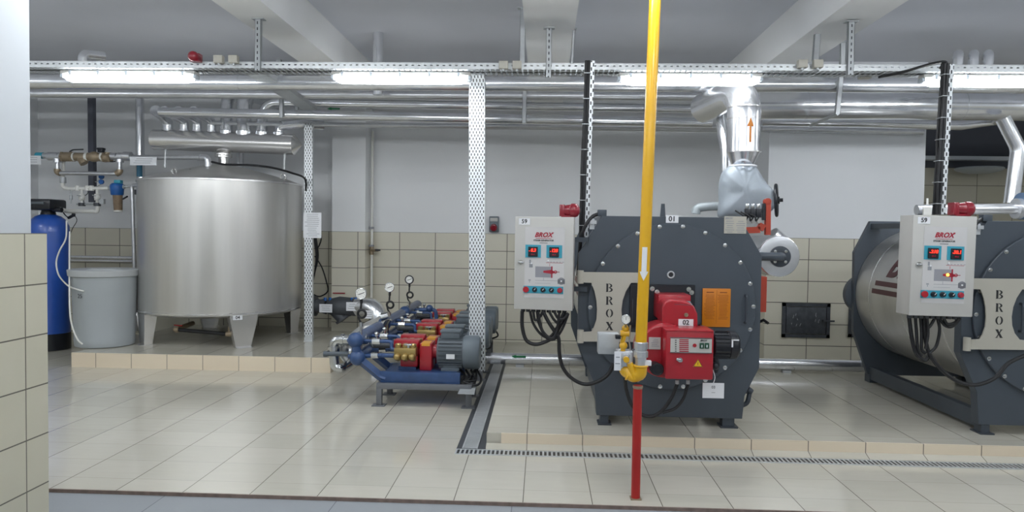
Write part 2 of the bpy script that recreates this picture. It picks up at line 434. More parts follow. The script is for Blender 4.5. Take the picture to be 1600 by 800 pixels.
# ================================================================ CEILING SERVICES
TY0, TY1, TZ0, TZ1 = 6.65, 6.90, 3.245, 3.305
t = thing('cable_tray', 'long galvanised cable tray running left to right above the four lamps', 'cable tray', (0, 6.77, TZ0))
s = MB(); X0, X1 = -5.1, 6.2
for yy in (TY0, TY1):
    s.box((X0, yy, TZ0), (X1, yy+.003, TZ0+.030)); s.box((X0, yy, TZ1-.018), (X1, yy+.003, TZ1))
    x = X0
    while x < X1: s.box((x, yy, TZ0+.029), (x+.036, yy+.003, TZ1-.017)); x += .058
    s.box((X0, yy-.008, TZ1-.004), (X1, yy+.008, TZ1))
s.build('side_rail', GALV, t, smooth=0)
s = MB(); x = X0
while x < X1: s.box((x, TY0, TZ0), (x+.034, TY1, TZ0+.003)); x += .05
s.box((X0, TY0+.10, TZ0), (X1, TY0+.15, TZ0+.003))
s.build('slatted_base', GALVD, t, smooth=0)

def strut(x0, y0, x1, y1, Y, w=.04, name='tray_hanger', label='', dpt=.04, m=GALVD, group=None, foot=True, slots=False):
    a, b = at(x0, y0, Y), at(x1, y1, Y)
    r = thing(name, label, 'hanger', (b.x, Y, min(a.z, b.z)), group)
    s = MB(); zt, zb = a.z, b.z
    s.poly3([(a.x-w/2, Y, zt), (a.x+w/2, Y, zt), (b.x+w/2, Y, zb), (b.x-w/2, Y, zb)], (0, .003, 0))
    for sg in (-1, 1): s.poly3([(a.x+sg*w/2, Y, zt), (b.x+sg*w/2, Y, zb), (b.x+sg*w/2, Y+dpt, zb), (a.x+sg*w/2, Y+dpt, zt)], (-sg*.003, 0, 0))
    s.build('channel', STRUT if slots else m, r, smooth=0)
    if foot: MB().box((a.x-w, Y-.02, zt-.006), (a.x+w, Y+dpt+.02, zt)).build('foot_plate', m, r, smooth=0)
    return r
HG = 'strut hangers under the ceiling'
strut(403, 29, 402, 110, 6.62, .055, label='slotted steel hanger under the left ceiling beam, front of the tray', group=HG, slots=True)
strut(434, 72, 435, 98, 9.9, .07, label='short pale hanger far back under the left beam', group=HG)
strut(858, 43, 857, 121, 6.62, .05, label='slotted steel hanger at the middle of the centre ceiling beam', group=HG, slots=True)
strut(817, 12, 816, 100, 6.95, .05, label='plain grey hanger on the left side of the centre beam', group=HG)
strut(897, 44, 893, 106, 7.0, .025, label='thin hanger on the right edge of the centre beam', group=HG)
strut(1331, 33, 1329, 117, 6.62, .055, label='slotted steel hanger under the right ceiling beam, front of the tray', group=HG, slots=True)
strut(1281, 12, 1275, 95, 7.1, .055, label='tall grey hanger on the left face of the right beam', group=HG)
strut(1219, 60, 1217, 102, 8.4, .06, label='shorter grey hanger left of the right beam', group=HG)
strut(1318, 66, 1317, 106, 7.6, .05, label='grey hanger half hidden behind the slotted right hanger', group=HG)
PG = 'drop brackets carrying the insulated pipes'
strut(439, 112, 439, 183, 9.2, .05, name='pipe_hanger', label='vertical pipe bracket left of the sloping tray', group=PG, foot=False)
strut(463, 138, 463, 172, 9.5, .045, name='pipe_hanger', label='short vertical pipe bracket just above the tall perforated tray by the tank', group=PG, foot=False)
strut(820, 120, 819, 192, 8.81, .05, name='pipe_hanger', label='vertical pipe bracket below the centre ceiling beam', group=PG, foot=False)
strut(1292, 120, 1291, 143, 7.66, .055, name='pipe_hanger', label='short bracket over the thick right duct', group=PG, foot=False)
a = strut(1315, 120, 1309, 178, 7.48, .045, name='pipe_hanger', label='long bracket with a foot gripping the thick right duct', group=PG, foot=False)
w0, w1 = at(1309, 178, 7.48), at(1298, 180, 7.5)
MB().tube([w0, w1+V((.05, .7, 0))], .018, seg=4).build('arm', GALVD, a, smooth=0)

# branch tray climbing down toward the tank
a0, a1 = at(395, 112, 6.95), at(483, 172, 9.82)
t = thing('branch_tray', 'slanting branch cable tray running back to the tank', 'cable tray', (a0.x, a0.y, a0.z))
d = (a1-a0); s = MB(); side = V((.10, .035, 0)); up = V((0, 0, .055))
for k in (0, 1):
    o = side*(1 if k else -1)
    s.poly3([a0+o, a1+o, a1+o+up, a0+o+up], side.normalized()*.003)
s.build('side_rail', GALVD, t, smooth=0)
s = MB(); n = 46
for k in range(n):
    c0 = a0+d*(k/n); c1 = a0+d*((k+.6)/n)
    s.poly3([c0-side, c0+side, c1+side, c1-side], (0, 0, .003))
s.build('slatted_base', GALV, t, smooth=0)

# white junction boxes clipped to the tray
for k, (px, py) in enumerate(((344, 94), (367, 94), (787, 103), (808, 103), (1252, 101), (1276, 101))):
    c = at(px, py, 6.64)
    w = ('left one of the two cream junction boxes right of the red siren on the tray', 'right one of the two cream junction boxes right of the red siren on the tray',
         'left cream junction box on the tray above the wide perforated tray', 'cream junction box on the tray just left of the centre hangers',
         'left one of the two cream junction boxes near the right beam', 'right one of the two cream junction boxes near the right beam')[k]
    r = thing('junction_box', w, 'junction box', (c.x, c.y, c.z-.04), 'junction boxes on the cable tray')
    MB().box((c.x-.042, 6.585, c.z-.036), (c.x+.042, 6.645, c.z+.036), .006).build('housing', CREAM, r)
    MB().cyl((c.x, 6.61, c.z-.055), (c.x, 6.61, c.z-.03), .012, seg=10).build('gland', GALVD, r)
c = at(1352, 119, 6.9)
tag(MB().box((c.x-.05, 6.88, c.z-.025), (c.x+.05, 6.95, c.z+.025), .006).build('junction_box', CREAM), 'cream junction box hanging below the tray right of the right hanger', 'junction box', 'junction boxes on the cable tray')

# red siren on the tray
def siren(name, p, dirx, label, sc=1.0, face=(0, -1, 0)):
    r = thing(name, label, 'siren', p, 'red alarm sirens')
    p = V(p); d = V(dirx).normalized()
    c = p + V((0, 0, .045*sc))
    MB().cbox(p+V((0, 0, .006*sc))-d*.02*sc, (.09*sc, .06*sc, .012*sc)).build('base', REDB, r)
    MB().lathe(c-d*.055*sc, d, [(0, .030*sc), (.02*sc, .036*sc), (.055*sc, .040*sc), (.06*sc, .046*sc), (.085*sc, .046*sc), (.10*sc, .040*sc), (.112*sc, .022*sc), (.114*sc, 0)], 22).build('horn', REDB, r)
    MB().cbox(c-d*.062*sc, (.035*sc, .075*sc, .078*sc), .006).build('motor_cover', REDB, r)
    return r
c = at(304, 104, 6.60)
siren('alarm_siren', (c.x, 6.60, TZ1-.01), (-.25, -1, 0), 'small red siren sitting on the cable tray above the first lamp', 1.0)

# waterproof lamp fixtures
def fixture():
    r = thing('ceiling_lamp', 'x', 'lamp', (0, 0, 0), 'long waterproof lamp fixtures')
    L2, pf = .66, []
    def sec(x, k):   # cross-section half-oval
        out = []
        for i in range(17):
            a = PI + PI*i/16
            out.append((x, .062*k*math.cos(a), -.005 + (.060*k)*math.sin(a)))
        out.append((x, .062*k, .010)); out.append((x, -.062*k, .010)); return out
    xs = [(-L2+.03, .35), (-L2+.045, .7), (-L2+.09, .95), (-L2+.14, 1), (L2-.14, 1), (L2-.09, .95), (L2-.045, .7), (L2-.03, .35)]
    MB().rings([sec(x, k) for x, k in xs]).build('diffuser', DIFF, r)
    s = MB(); s.box((-L2, -.055, .010), (L2, .055, .045), .012); s.build('housing', BOXP, r)
    for sg in (-1, 1):
        q = MB(); q.box((sg*(L2-.028), -.045, -.028), (sg*(L2+.006), .045, .012), .01); q.build('end_cap', CLIP, r)
    for k in range(5):
        x = -.55 + 1.1*k/4
        q = MB(); q.box((x-.012, -.068, -.008), (x+.012, -.060, .035)).box((x-.012, .060, -.008), (x+.012, .068, .035)); q.build('clip', CLIP, r, smooth=0)
    return r
lamp0 = fixture()
lz = TZ0-.048
spots = [((at(97, 119, 6.78)+at(310, 119, 6.78))/2, 'leftmost lit tube lamp, over the steel tank'),
         ((at(520, 126, 6.78)+at(735, 126, 6.78))/2, 'second lit tube lamp from the left, over the pumps'),
         ((at(965, 130, 6.78)+at(1190, 130, 6.78))/2, 'lit tube lamp crossed by the yellow gas pipe'),
         (at(1438, 129, 6.78)+V((.66, 0, 0)), 'rightmost lit tube lamp, cut off by the photo edge')]
for k, (c, lb) in enumerate(spots):
    o = lamp0 if k == 0 else dup(lamp0)
    o.location = (c.x, 6.78, lz); o['label'] = lb
# unseen lamps: rows behind the camera, plus overhead and left ones added for brightness
for k, (x, y) in enumerate(((-4.4, 2.2), (-1.6, 2.2), (1.2, 2.2), (4.0, 2.2), (-4.4, -1.8), (-1.6, -1.8), (1.2, -1.8), (4.0, -1.8), (6.6, 2.2), (6.9, 6.78), (-5.2, 4.35), (-2.4, 4.35), (.4, 4.35), (3.2, 4.35), (6.0, 4.35), (-7.3, 6.0), (-7.2, 2.2))):
    o = dup(lamp0, (x, y, lz+.3)); o['label'] = 'unseen long tube lamp, behind the camera or added overhead to brighten the room'
    if y > 6: o.location.z = lz; o['label'] = 'long tube lamp under the tray beyond the right photo edge'

# ---------------- insulated pipes along the top
def pipe(name, pts, r, label, m=ALU, fil=.0, bands=.9, cat='pipe', group='insulated overhead pipes', seg=20, bh=.003):
    t = MB().tube(pts, r, fil=fil, seg=seg, bands=bands, bh=bh)
    return tag(t.build(name, m), label, cat, group)
def wl(p): return V((WL, p.y, p.z))
pipe('insulated_pipe', [wl(at(55, 128, 7.6)), at(55, 128, 7.6), at(1600, 134, 7.6)+V((1, 0, 0)), V((WR, 7.6, at(1600, 134, 7.6).z))], .077, 'topmost shiny insulated pipe running directly behind the lamps', ALU)
pipe('insulated_pipe', [wl(at(55, 146, 8.9)), at(55, 146, 8.9), at(1130, 151, 8.9)], .055, 'second insulated pipe from the top, thinner, behind the lamps', ALU2)
pipe('insulated_pipe', [wl(at(55, 144, 9.9)), at(55, 144, 9.9), at(1190, 148, 9.9)], .08, 'wide dull pipe furthest back under the ceiling', ALU2)
pipe('insulated_pipe', [at(250, 175, 9.3), at(700, 184, 9.3), at(1112, 192, 9.3)], .063, 'long bright insulated pipe whose free left end sits above the steel drum', ALU)
pipe('insulated_pipe', [at(505, 195, 10.2), at(1120, 203, 10.2), at(1168, 204, 10.2)], .035, 'lowest thin insulated pipe along the top of the back wall', ALU2)
pipe('insulated_pipe', [at(330, 192, 9.9), at(480, 195, 9.9), at(1120, 199, 9.9)], .03, 'thin dull pipe tucked right under the long bright pipe', ALU2, bands=1.3)
pipe('insulated_duct', [at(1178, 165, 8.3), at(1420, 164, 8.3), at(1600, 166, 8.3)+V((.8, 0, 0)), V((WR, 8.3, at(1600, 166, 8.3).z))], .165, 'thick shiny insulated duct running right from the boiler riser', ALU, bands=1.15)
pipe('insulated_pipe', [at(1190, 190, 9.2), at(1340, 192, 9.2), at(1500, 196, 9.2), at(1555, 188, 9.2), at(1590, 172, 8.4)], .06, 'bright pipe just below the thick right duct', ALU)
pipe('insulated_pipe', [at(1190, 201, 9.86), at(1442, 206, 9.86)], .045, 'pipe under the thick duct along the top of the right wall', ALU2)
# vertical pipe under the ceiling
a, b = at(591, 52, 8.55), at(591, 102, 8.55)
pipe('riser_stub', [V((a.x, 8.55, 4.1)), V((b.x, 8.55, b.z-.35))], .062, 'short vertical shiny pipe rising into the ceiling above the second lamp', ALU, bands=0)
for px, lb in ((130, 'small shiny pipe stub above the left end of the cable tray'), (1498, 'left one of two shiny elbows above the tray at right'), (1522, 'right one of two shiny elbows above the tray at right'), (1545, 'shiny stub above the tray near the right photo edge')):
    a = at(px, 84, 7.62)
    pipe('pipe_stub', [V((a.x-.02, a.y, 3.30)), a+V((0, 0, .0)), a+V((.10, .2, .02))], .05, lb, ALU, fil=.06, bands=0, group='pipe stubs above the tray')
# green flow arrows
k = 0
for px, py, YY, pr, lb in ((521, 170, 9.75, .05, 'green flow marker on the upper pipe right of the slanting tray'), (521, 195, 10.15, .03, 'green flow marker on the lowest thin pipe'), (810, 557, 8.62, .06, 'green flow marker on the floor pipe left of the first boiler')):
    c = at(px, py, YY-.02)
    w = .09
    s = MB().poly3([(c.x-w, c.y, c.z), (c.x-w*.3, c.y, c.z-.02), (c.x-w*.3, c.y, c.z-.01), (c.x+w, c.y, c.z-.01), (c.x+w, c.y, c.z+.01), (c.x-w*.3, c.y, c.z+.01), (c.x-w*.3, c.y, c.z+.02)], (0, -.003, 0))
    tag(s.build('flow_arrow', GREENM, smooth=0), lb, 'marker', 'green flow markers on pipes')

# ---------------- vertical perforated trays
def vtray(name, x0, x1, ytop, ybot, Y, label, m, lip=.02, zbot=None):
    a, b = at((x0+x1)/2, ytop, Y), at((x0+x1)/2-0, ybot, Y)
    w = (x1-x0)/F_PX*Y; zb = b.z if zbot is None else zbot
    r = thing(name, label, 'cable tray', (a.x, Y, zb))
    MB().poly3([(a.x-w/2, Y, a.z), (a.x+w/2, Y, a.z), (b.x+w/2, Y, zb), (b.x-w/2, Y, zb)], (0, .0015, 0)).build('perforated_face', m, r, smooth=0)
    s = MB()
    for sg in (-1, 1): s.poly3([(a.x+sg*w/2, Y, a.z), (b.x+sg*w/2, Y, zb), (b.x+sg*w/2, Y+.06, zb), (a.x+sg*w/2, Y+.06, a.z)], (sg*.002, 0, 0))
    s.build('side_flange', GALV, r, smooth=0)
    return r, a, b
vt, a, b = vtray('perforated_tray', 475.5, 488, 193, 539, 9.86, 'narrow tall perforated tray standing on the plinth right of the tank', TRAYW2, zbot=.178)
s = MB().box((b.x-.06, 9.84, .178), (b.x+.06, 9.93, .19)).box((b.x-.045, 9.85, .19), (b.x+.045, 9.925, .26)); s.build('foot', GALV, vt, smooth=0)
vt, a, b = vtray('perforated_tray', 733, 757.5, 140, 580, 7.5, 'wide white perforated tray dropping from the lamps to the pump motors', TRAYW)
w = .082
s = MB(); prev = None
for k in range(9):
    q = k/8*PI/2; c = V((a.x+.005*k/8, 7.5-.25+.25*math.cos(q), a.z+.15*math.sin(q)))
    if prev is not None: s.poly3([prev-V((w, 0, 0)), prev+V((w, 0, 0)), c+V((w, 0, 0)), c-V((w, 0, 0))], (0, .0015, .0015))
    prev = c
s.build('top_bend', TRAYW, vt, smooth=60)

# cable drops beside the two control cabinets
def cable_drop(px0, px1, ytop, ybot, Y, label, blabel, wide):
    a, b = at(px0, ytop, Y), at(px1, ybot, Y)
    r = thing('cable_drop_tray', label, 'cable tray', (b.x, Y, b.z), 'vertical cable drops to the boiler cabinets')
    s = MB()
    s.poly3([a, b, b+V((0, .11, 0)), a+V((0, .11, 0))], (.002, 0, 0))
    s.build('web', TRAYW2, r, smooth=0)
    s = MB()
    s.poly3([a, b, b+V((wide, 0, 0)), a+V((wide, 0, 0))], (0, -.002, 0)); s.build('flange', TRAYW2, r, smooth=0)
    t = thing('cable_bundle', blabel, 'cables', (b.x-.02, Y, b.z), 'black cable bundles')
    for k in range(5):
        ox, oy = (-.014, .0, ), 0
        dx = (-.014, -.037, -.014, -.037, -.026)[k]; dy = (-.012, -.012, .035, .035, .01)[k]
        pts = [a+V((dx, dy, 0))]
        for j in range(1, 9):
            pts.append(a+(b-a)*(j/8)+V((dx+random.uniform(-.004, .004), dy+random.uniform(-.004, .004), 0)))
        MB().curve(pts, .0135, n=4, seg=8).build('cable', BLACK, t)
    s = MB()
    for j in range(7):
        c = a+(b-a)*((j+.5)/7)+V((-.026, .01, 0)); s.cbox(c, (.062, .085, .006))
    s.build('cable_tie', GALVD, t, smooth=0)
    return a, b
ca, cb = cable_drop(923, 913, 95, 372, 6.35, 'slim galvanised tray holding black cables left of the first boiler', 'black cables running down left of the first boiler', .035)
ca2, cb2 = cable_drop(1483, 1469, 100, 335, 6.35, 'slim galvanised tray holding black cables above the second control cabinet', 'black cables dropping onto the second control cabinet', .042)
s = MB(); p = ca2
for k in range(4):
    s.curve([p+V((-.02-.008*k, .02*k, -.03)), p+V((-.035, .02*k, .02)), p+V((-.12, .10+.02*k, .02)), p+V((-.25, .22+.02*k, -.01)), p+V((-.42, .32+.02*k, -.035))], .010, n=5)
tag(s.build('cable_loop', BLACK), 'black cables curving from the tray over to the right cable drop', 'cables')

# ---------------- back wall fittings
r = thing('wall_socket', 'grey and red industrial socket with a switch on the back wall', 'socket', at(772, 364, YB-.1))
c = at(772, 351, YB-.05); q = c.x; z = c.z
MB().box((q-.075, YB-.11, z-.12), (q+.075, YB, z+.13), .012).build('housing', MOTOR, r)
MB().box((q-.06, YB-.125, z+.05), (q+.06, YB-.11, z+.105), .006).build('lid', BOXP, r)
MB().lathe((q, YB-.11, z-.035), (0, -.9, -.35), [(0, .052), (.05, .055), (.055, .045), (.07, .04), (.07, 0)], 20).build('plug', REDB, r)
r = thing('wall_conduit', 'thin white conduit with a small tap beside the column', 'pipe', at(581, 420, 11.0))
cx = at(581, 300, 11.2)
MB().tube([V((cx.x, 11.22, 3.3)), V((cx.x, 11.22, .35))], .022, seg=12).build('conduit', PVC, r)
z = at(581, 391, 11.2).z
MB().cyl((cx.x, 11.22, z-.07), (cx.x, 11.22, z+.07), .034, seg=12).cyl((cx.x, 11.19, z), (cx.x+.12, 11.15, z), .022, seg=12).build('tap_body', BRONZE, r)
MB().box((cx.x+.08, 11.11, z-.008), (cx.x+.16, 11.135, z+.02)).build('tap_lever', INK, r, smooth=0)
s = MB()
for zz in (at(581, 356, 11.2).z, at(581, 384, 11.2).z): s.cbox((cx.x, 11.2, zz), (.07, .05, .03))
s.build('clamp', INKG, r, smooth=0)
c0, c1 = at(520, 458, 10.95), at(539, 458, 10.95)
tag(MB().box((c0.x, 10.945, c0.z-.008), (c1.x, 10.96, c0.z+.008)).build('red_marker_strip', INKR, smooth=0), 'thin red strip on the column tiles above the grey strainer', 'marker')
# iron hatch
def hatch(x0, x1, y0, y1, YY, label):
    a, b = at(x0, y0, YY), at(x1, y1, YY); a = V((a.x, YY, a.z)); b = V((b.x, YY, b.z))
    r = thing('soot_hatch', label, 'hatch', (a.x, YY, b.z), 'iron hatches in the right wall')
    s = MB(); w = .045
    s.box((a.x, YY-.03, a.z-w), (b.x, YY, a.z)).box((a.x, YY-.03, b.z), (b.x, YY, b.z+w)).box((a.x, YY-.03, b.z), (a.x+w, YY, a.z)).box((b.x-w, YY-.03, b.z), (b.x, YY, a.z))
    s.build('hatch_frame', HATCH, r, smooth=0)
    MB().box((a.x+w+.008, YY-.025, b.z+w+.008), (b.x-w-.008, YY-.002, a.z-w-.008), .004).build('hatch_door', HATCH, r)
    s = MB()
    for k in range(11): s.cbox((a.x+w+.07+random.random()*(b.x-a.x-.25), YY-.027, b.z+.12+random.random()*(a.z-b.z-.22)), (.008, .002, random.uniform(.01, .05)), rot=Matrix.Rotation(random.uniform(-.4, .4), 3, 'Y'))
    s.build('paint_mark', INKG, r, smooth=0)
    s = MB().cyl((b.x-.09, YY-.05, (a.z+b.z)/2), (b.x-.09, YY-.02, (a.z+b.z)/2), .014).box((b.x-.10, YY-.055, (a.z+b.z)/2-.01), (b.x+.05, YY-.045, (a.z+b.z)/2+.012)); s.build('latch', IRON, r)
hatch(1222, 1295, 473, 528, 9.9, 'dark iron hatch with a latch low in the wall between the boilers')
hatch(1326, 1400, 473, 528, 9.9, 'dark iron hatch partly hidden behind the second boiler')
# floor pipe
pipe('floor_pipe', [V((at(757, 560, 8.7).x, 8.7, .205)), V((at(1352, 563, 8.7).x, 8.7, .205))], .07, 'shiny insulated pipe lying low along the wall behind the boilers', ALU, bands=1.0, group=None)
tag(MB().box((1.2, 8.66, .108), (1.3, 8.74, .14)).box((-.3, 8.66, .108), (-.2, 8.74, .14)).box((2.9, 8.66, .108), (3.0, 8.74, .14)).build('pipe_saddle', GALVD, smooth=0), 'low grey saddles under the floor pipe behind the boilers', 'support')
# surface cables on the wall behind the perforated tray near the tank
s = MB()
for dx in (0, .03, .05): s.curve([at(491+dx*60, 372, 11.335), at(494+dx*60, 400, 11.335), at(492, 425, 11.335), at(488, 442, 11.335)], .012)
s.curve([at(492, 400, 11.335), at(503, 418, 11.335), at(510, 440, 11.335), at(512, 455, 11.335), at(500, 463, 11.335), at(489, 460, 11.335)], .010)
s.curve([at(499, 362, 11.335), at(502, 372, 11.335), at(498, 385, 11.335), at(493, 390, 11.335)], .010)
tag(s.build('cable_loop', BLACK), 'thin black cables looping on the wall right of the tall narrow tray', 'cables')

# ================================================================ STEEL TANK
TC = V((0, 0, 0)); TR = 1.088
cc = at(347.5, 420, 10.06); TX, TYc = cc.x, 10.06
ZB, ZR, ZA = .60, 2.385, 2.67
tank = thing('water_tank', 'large round stainless steel water tank on tapered legs on the left plinth', 'tank', (TX, TYc, .178))
MB().lathe((TX, TYc, 0), (0, 0, 1), [(ZB-.09, .3), (ZB-.075, .6), (ZB-.03, .98), (ZB, TR-.012), (ZB+.006, TR), (ZR, TR)], 96).build('shell', STEEL, tank, smooth=35)
MB().lathe((TX, TYc, 0), (0, 0, 1), [(ZR-.022, TR+.001), (ZR-.02, TR+.012), (ZR+.002, TR+.012), (ZR+.004, TR-.01)], 96).build('rim', DRUM, tank)
MB().lathe((TX, TYc, 0), (0, 0, 1), [(ZR, TR-.005), (ZR+.015, TR-.03), (ZR+.075, TR*.82), (ZR+.165, TR*.5), (ZR+.235, TR*.25), (ZA, .0)], 96).build('domed_lid', STEEL, tank, smooth=60)
s = MB().lathe((TX, TYc, 0), (0, 0, 1), [(ZB+.012, TR), (ZB+.016, TR+.006), (ZB+.034, TR+.006), (ZB+.038, TR)], 96); s.build('bottom_seam', DRUM, tank)
c = V((TX, TYc, 0))
for k, deg in enumerate((38.5, -45, 128.5, 215)):
    an = math.radians(deg); dr = V((math.sin(an), -math.cos(an), 0)); tn = V((math.cos(an), math.sin(an), 0))
    s = MB(); zt, zb = ZB+.045, .178
    R = TR+.006
    def P(t_, z, inw=0): 
        rr = math.sqrt(max(0, R*R - t_*t_)) - inw
        return c+dr*rr+tn*t_+V((0, 0, z))
    hw0, hw1 = .185, .095
    pts = [P(-hw0, zt), P(hw0, zt), P(hw1, zb), P(-hw1, zb)]
    pts[2] = c+dr*(R-.03)+tn*hw1+V((0, 0, zb)); pts[3] = c+dr*(R-.03)-tn*hw1+V((0, 0, zb))
    s.poly3([pts[0], (pts[0]+pts[1])/2+dr*.012, pts[1], pts[2], pts[3]], -dr*.006) if False else s.poly3(pts, -dr*.008)
    for sg in (-1, 1):
        q0 = c+dr*(R-.01)+tn*sg*hw0+V((0, 0, zt-.05)); q1 = c+dr*(R-.035)+tn*sg*hw1+V((0, 0, zb))
        s.poly3([q0, q1, q1-dr*.10, q0-dr*.16], -tn*sg*.006)
    s.build('leg', DRUM, tank, smooth=0)
    MB().cbox(c+dr*(R-.07)+V((0, 0, .181)), (.2, .2, .008), rot=Matrix.Rotation(an, 3, 'Z')).build('foot_plate', DRUM, tank, smooth=0)
def plate_number(txt, c, w, h, parent, name='number_label', nd=V((0, -1, 0)), xd=V((1, 0, 0)), off=.008, lab=None, ink=INK):
    o = V(c); zd = V((0, 0, 1))
    p = MB().poly3([o-xd*w/2-zd*h/2, o+xd*w/2-zd*h/2, o+xd*w/2+zd*h/2, o-xd*w/2+zd*h/2], nd*.002).build(name, PAPER, parent, smooth=0, label=lab or 'white label reading %s' % txt)
    MB().text(txt, h*.92, o+nd*.003, xd, zd, ext=.0006, off=h*.02).build('lettering', ink, p, smooth=0)
    return p
an = math.radians(38.5); dr = V((math.sin(an), -math.cos(an), 0)); tn = V((math.cos(an), math.sin(an), 0))
plate_number('04', c+dr*(TR+.010)-tn*.085+V((0, 0, .585)), .12, .062, tank, nd=dr, xd=tn)
for deg in (-14, 82):
    an = math.radians(deg); e = c+V((math.sin(an), -math.cos(an), 0))*(TR*.86)+V((0, 0, ZR+.05))
    MB().torus(e+V((0, 0, .04)), (math.cos(an), math.sin(an), .2), .04, .010).build('lifting_eye', DRUM, tank)
# under the tank: outlet valve with a black hose
r = thing('tank_outlet_hose', 'black hose with brass fittings running under the steel tank', 'hose', at(310, 520, 9.3))
a, b = at(276, 515, 9.3), at(356, 522, 9.3)
MB().cyl(a, b, .026, seg=14).build('hose', BLACK, r)
MB().tube([a+V((-.03, .5, .02)), a+V((-.03, 0, 0)), a+V((.03, 0, 0))], .032, fil=.03).torus(a, (0, 1, 0), .035, .008).build('valve', BRONZE, r)
MB().cyl(b-V((.02, 0, 0)), b+V((.06, 0, 0)), .033).cyl(b+V((.02, 0, 0)), b+V((.02, 0, .1)), .018).build('fitting', BRONZE, r)
MB().tube([at(272, 508, 9.3), at(285, 509, 9.3)], .008).build('lever', REDP, r)

# ---------------- steel header drum over the tank
D0, D1 = at(241, 218, 9.95), at(460, 226, 9.95)
dd = (D1-D0).normalized()
hd = thing('steam_header', 'horizontal steel drum with pipe outlets above the tank', 'header drum', (D0+D1)/2)
MB().lathe(D0, dd, [(-.012, .02), (-.010, .135), (0, .143), ((D1-D0).length, .143), ((D1-D0).length+.002, .139), ((D1-D0).length+.11, .004)], 48).build('drum', DRUM, hd, smooth=30)
s = MB()
for f in (.42, .43): s.cyl(D0+(D1-D0)*f-dd*.004, D0+(D1-D0)*f+dd*.004, .1445, seg=48)
s.build('seam', DRUM, hd)
def dx(px): 
    f = (px-241)/(460-241); return D0+(D1-D0)*f
AX = at(250, 175, 9.3)
for k, (px, r_) in enumerate(((262, .070), (288, .060), (308.5, .060), (331, .060))):
    o = dx(px); zt = at(px, 188, 9.95).z
    e = V((o.x if k else o.x+.12, 9.42, zt+.05))
    q = MB().tube([o+V((0, 0, .10)), V((o.x, o.y, zt)), e], r_, fil=.08, seg=18)
    q.cyl(o+V((0, 0, .135)), o+V((0, 0, .148)), r_+.012)
    q.build('outlet_elbow', ALU, hd)
for px, r_, yt, mode in ((354.5, .083, 146, 'b'), (382, .104, 144, 'b'), (410, .080, 160, 'r'), (436, .068, 197, 's')):
    o = dx(px); top = at(px, yt, 9.95)
    pts = [o+V((0, 0, .09)), V((o.x, o.y, top.z))]
    if mode == 'b': pts.append(V((o.x+.05, 10.6, top.z+.02)))
    if mode == 'r': pts.append(at(1118, 171, 9.95)); 
    if mode == 's': pts.append(at(470, 193, 9.9)); pts.append(at(505, 196, 10.1))
    q = MB().tube(pts, r_ if mode != 'r' else .06, fil=.22 if mode != 's' else .1, seg=22)
    if mode == 'r': q.cyl(pts[0], pts[1]-V((0, 0, .2)), r_, .075)
    q.lathe(o, (0, 0, 1), [(.10, r_+.01), (.16, r_+.012), (.17, r_)], 22)
    z = o.z+.28
    while z < top.z-.22: q.cyl((o.x, o.y, z), (o.x, o.y, z+.012), r_+.004); z += .22
    q.build('riser', ALU, hd)
o = dx(350)
s = MB().cyl(o+V((0, 0, -.22)), o+V((0, 0, -.10)), .05).lathe(o, (0, 0, -1), [(.13, .05), (.145, .09), (.165, .11), (.165, .11)], 24)
s.build('neck', DRUM, hd)
s = MB().cyl(o+V((0, 0, -.185)), o+V((0, 0, -.165)), .115).cyl(o+V((0, 0, -.215)), o+V((0, 0, -.195)), .115).cyl(o+V((0, 0, -.50)), o+V((0, 0, -.2)), .07)
s.build('flange', DRUM, hd)
for px, yb in ((259, 262), (445, 268)):
    o = dx(px); b = at(px, yb, 9.95)
    MB().tube([o+V((0, 0, -.12)), V((o.x, o.y-.02, b.z))], .016, seg=8).build('support_rod', GALV, hd)
# black hose across the dome
s = MB(); s.curve([at(331, 253, 9.5), at(352, 257, 9.2), at(390, 258, 9.05), at(425, 262, 9.15), at(455, 270, 9.35), at(476, 279, 9.75), at(478, 300, 9.88)], .014)
tag(s.build('hose', BLACK), 'black hose lying across the domed lid of the tank', 'hose')
# pipe behind the tank
pipe('riser_pipe', [at(375, 236, 11.0), V((at(375, 300, 11.0).x, 11.0, .178))], .055, 'dull vertical pipe behind the steam header neck', ALU2, bands=0, group=None)

# ================================================================ WATER TREATMENT, LEFT
# softener
sc = on(92, 551, 0); SX, SY, SR = at(76, 400, 9.83).x, 9.83, .265
so = thing('softener_tank', 'tall blue water softener cylinder half hidden by the near pillar', 'softener', (SX, SY, 0))
MB().lathe((SX, SY, 0), (0, 0, 1), [(.19, SR-.004), (.23, SR), (1.66, SR), (1.74, SR*.97), (1.82, SR*.85), (1.88, SR*.6), (1.91, SR*.3), (1.92, .05)], 48).build('cylinder', BLUET, so, smooth=60)
MB().lathe((SX, SY, 0), (0, 0, 1), [(0, SR-.01), (.01, SR+.004), (.235, SR+.004), (.24, SR-.002)], 48).build('base', BLACKP, so)
MB().lathe((SX, SY, 0), (0, 0, 1), [(1.90, .10), (1.95, .085), (1.98, .085), (1.99, .11), (2.02, .11)], 24).build('neck', BLACKP, so)
h0, h1 = at(50, 311, 9.75), at(88, 328, 9.75)
hb = MB().box((SX-.3, 9.62, 1.965), (h1.x-.0, 9.98, h0.z), .03).build('control_head', BLACKP, so)
MB().box((SX-.24, 9.60, 2.04), (h1.x-.08, 9.625, h0.z-.04), .004).build('screen', MOTORD, hb)
a = at(90, 327, 9.75)
MB().cyl(a-V((.06, 0, 0)), a+V((.06, 0, -.01)), .035).build('outlet', BLACKP, so)
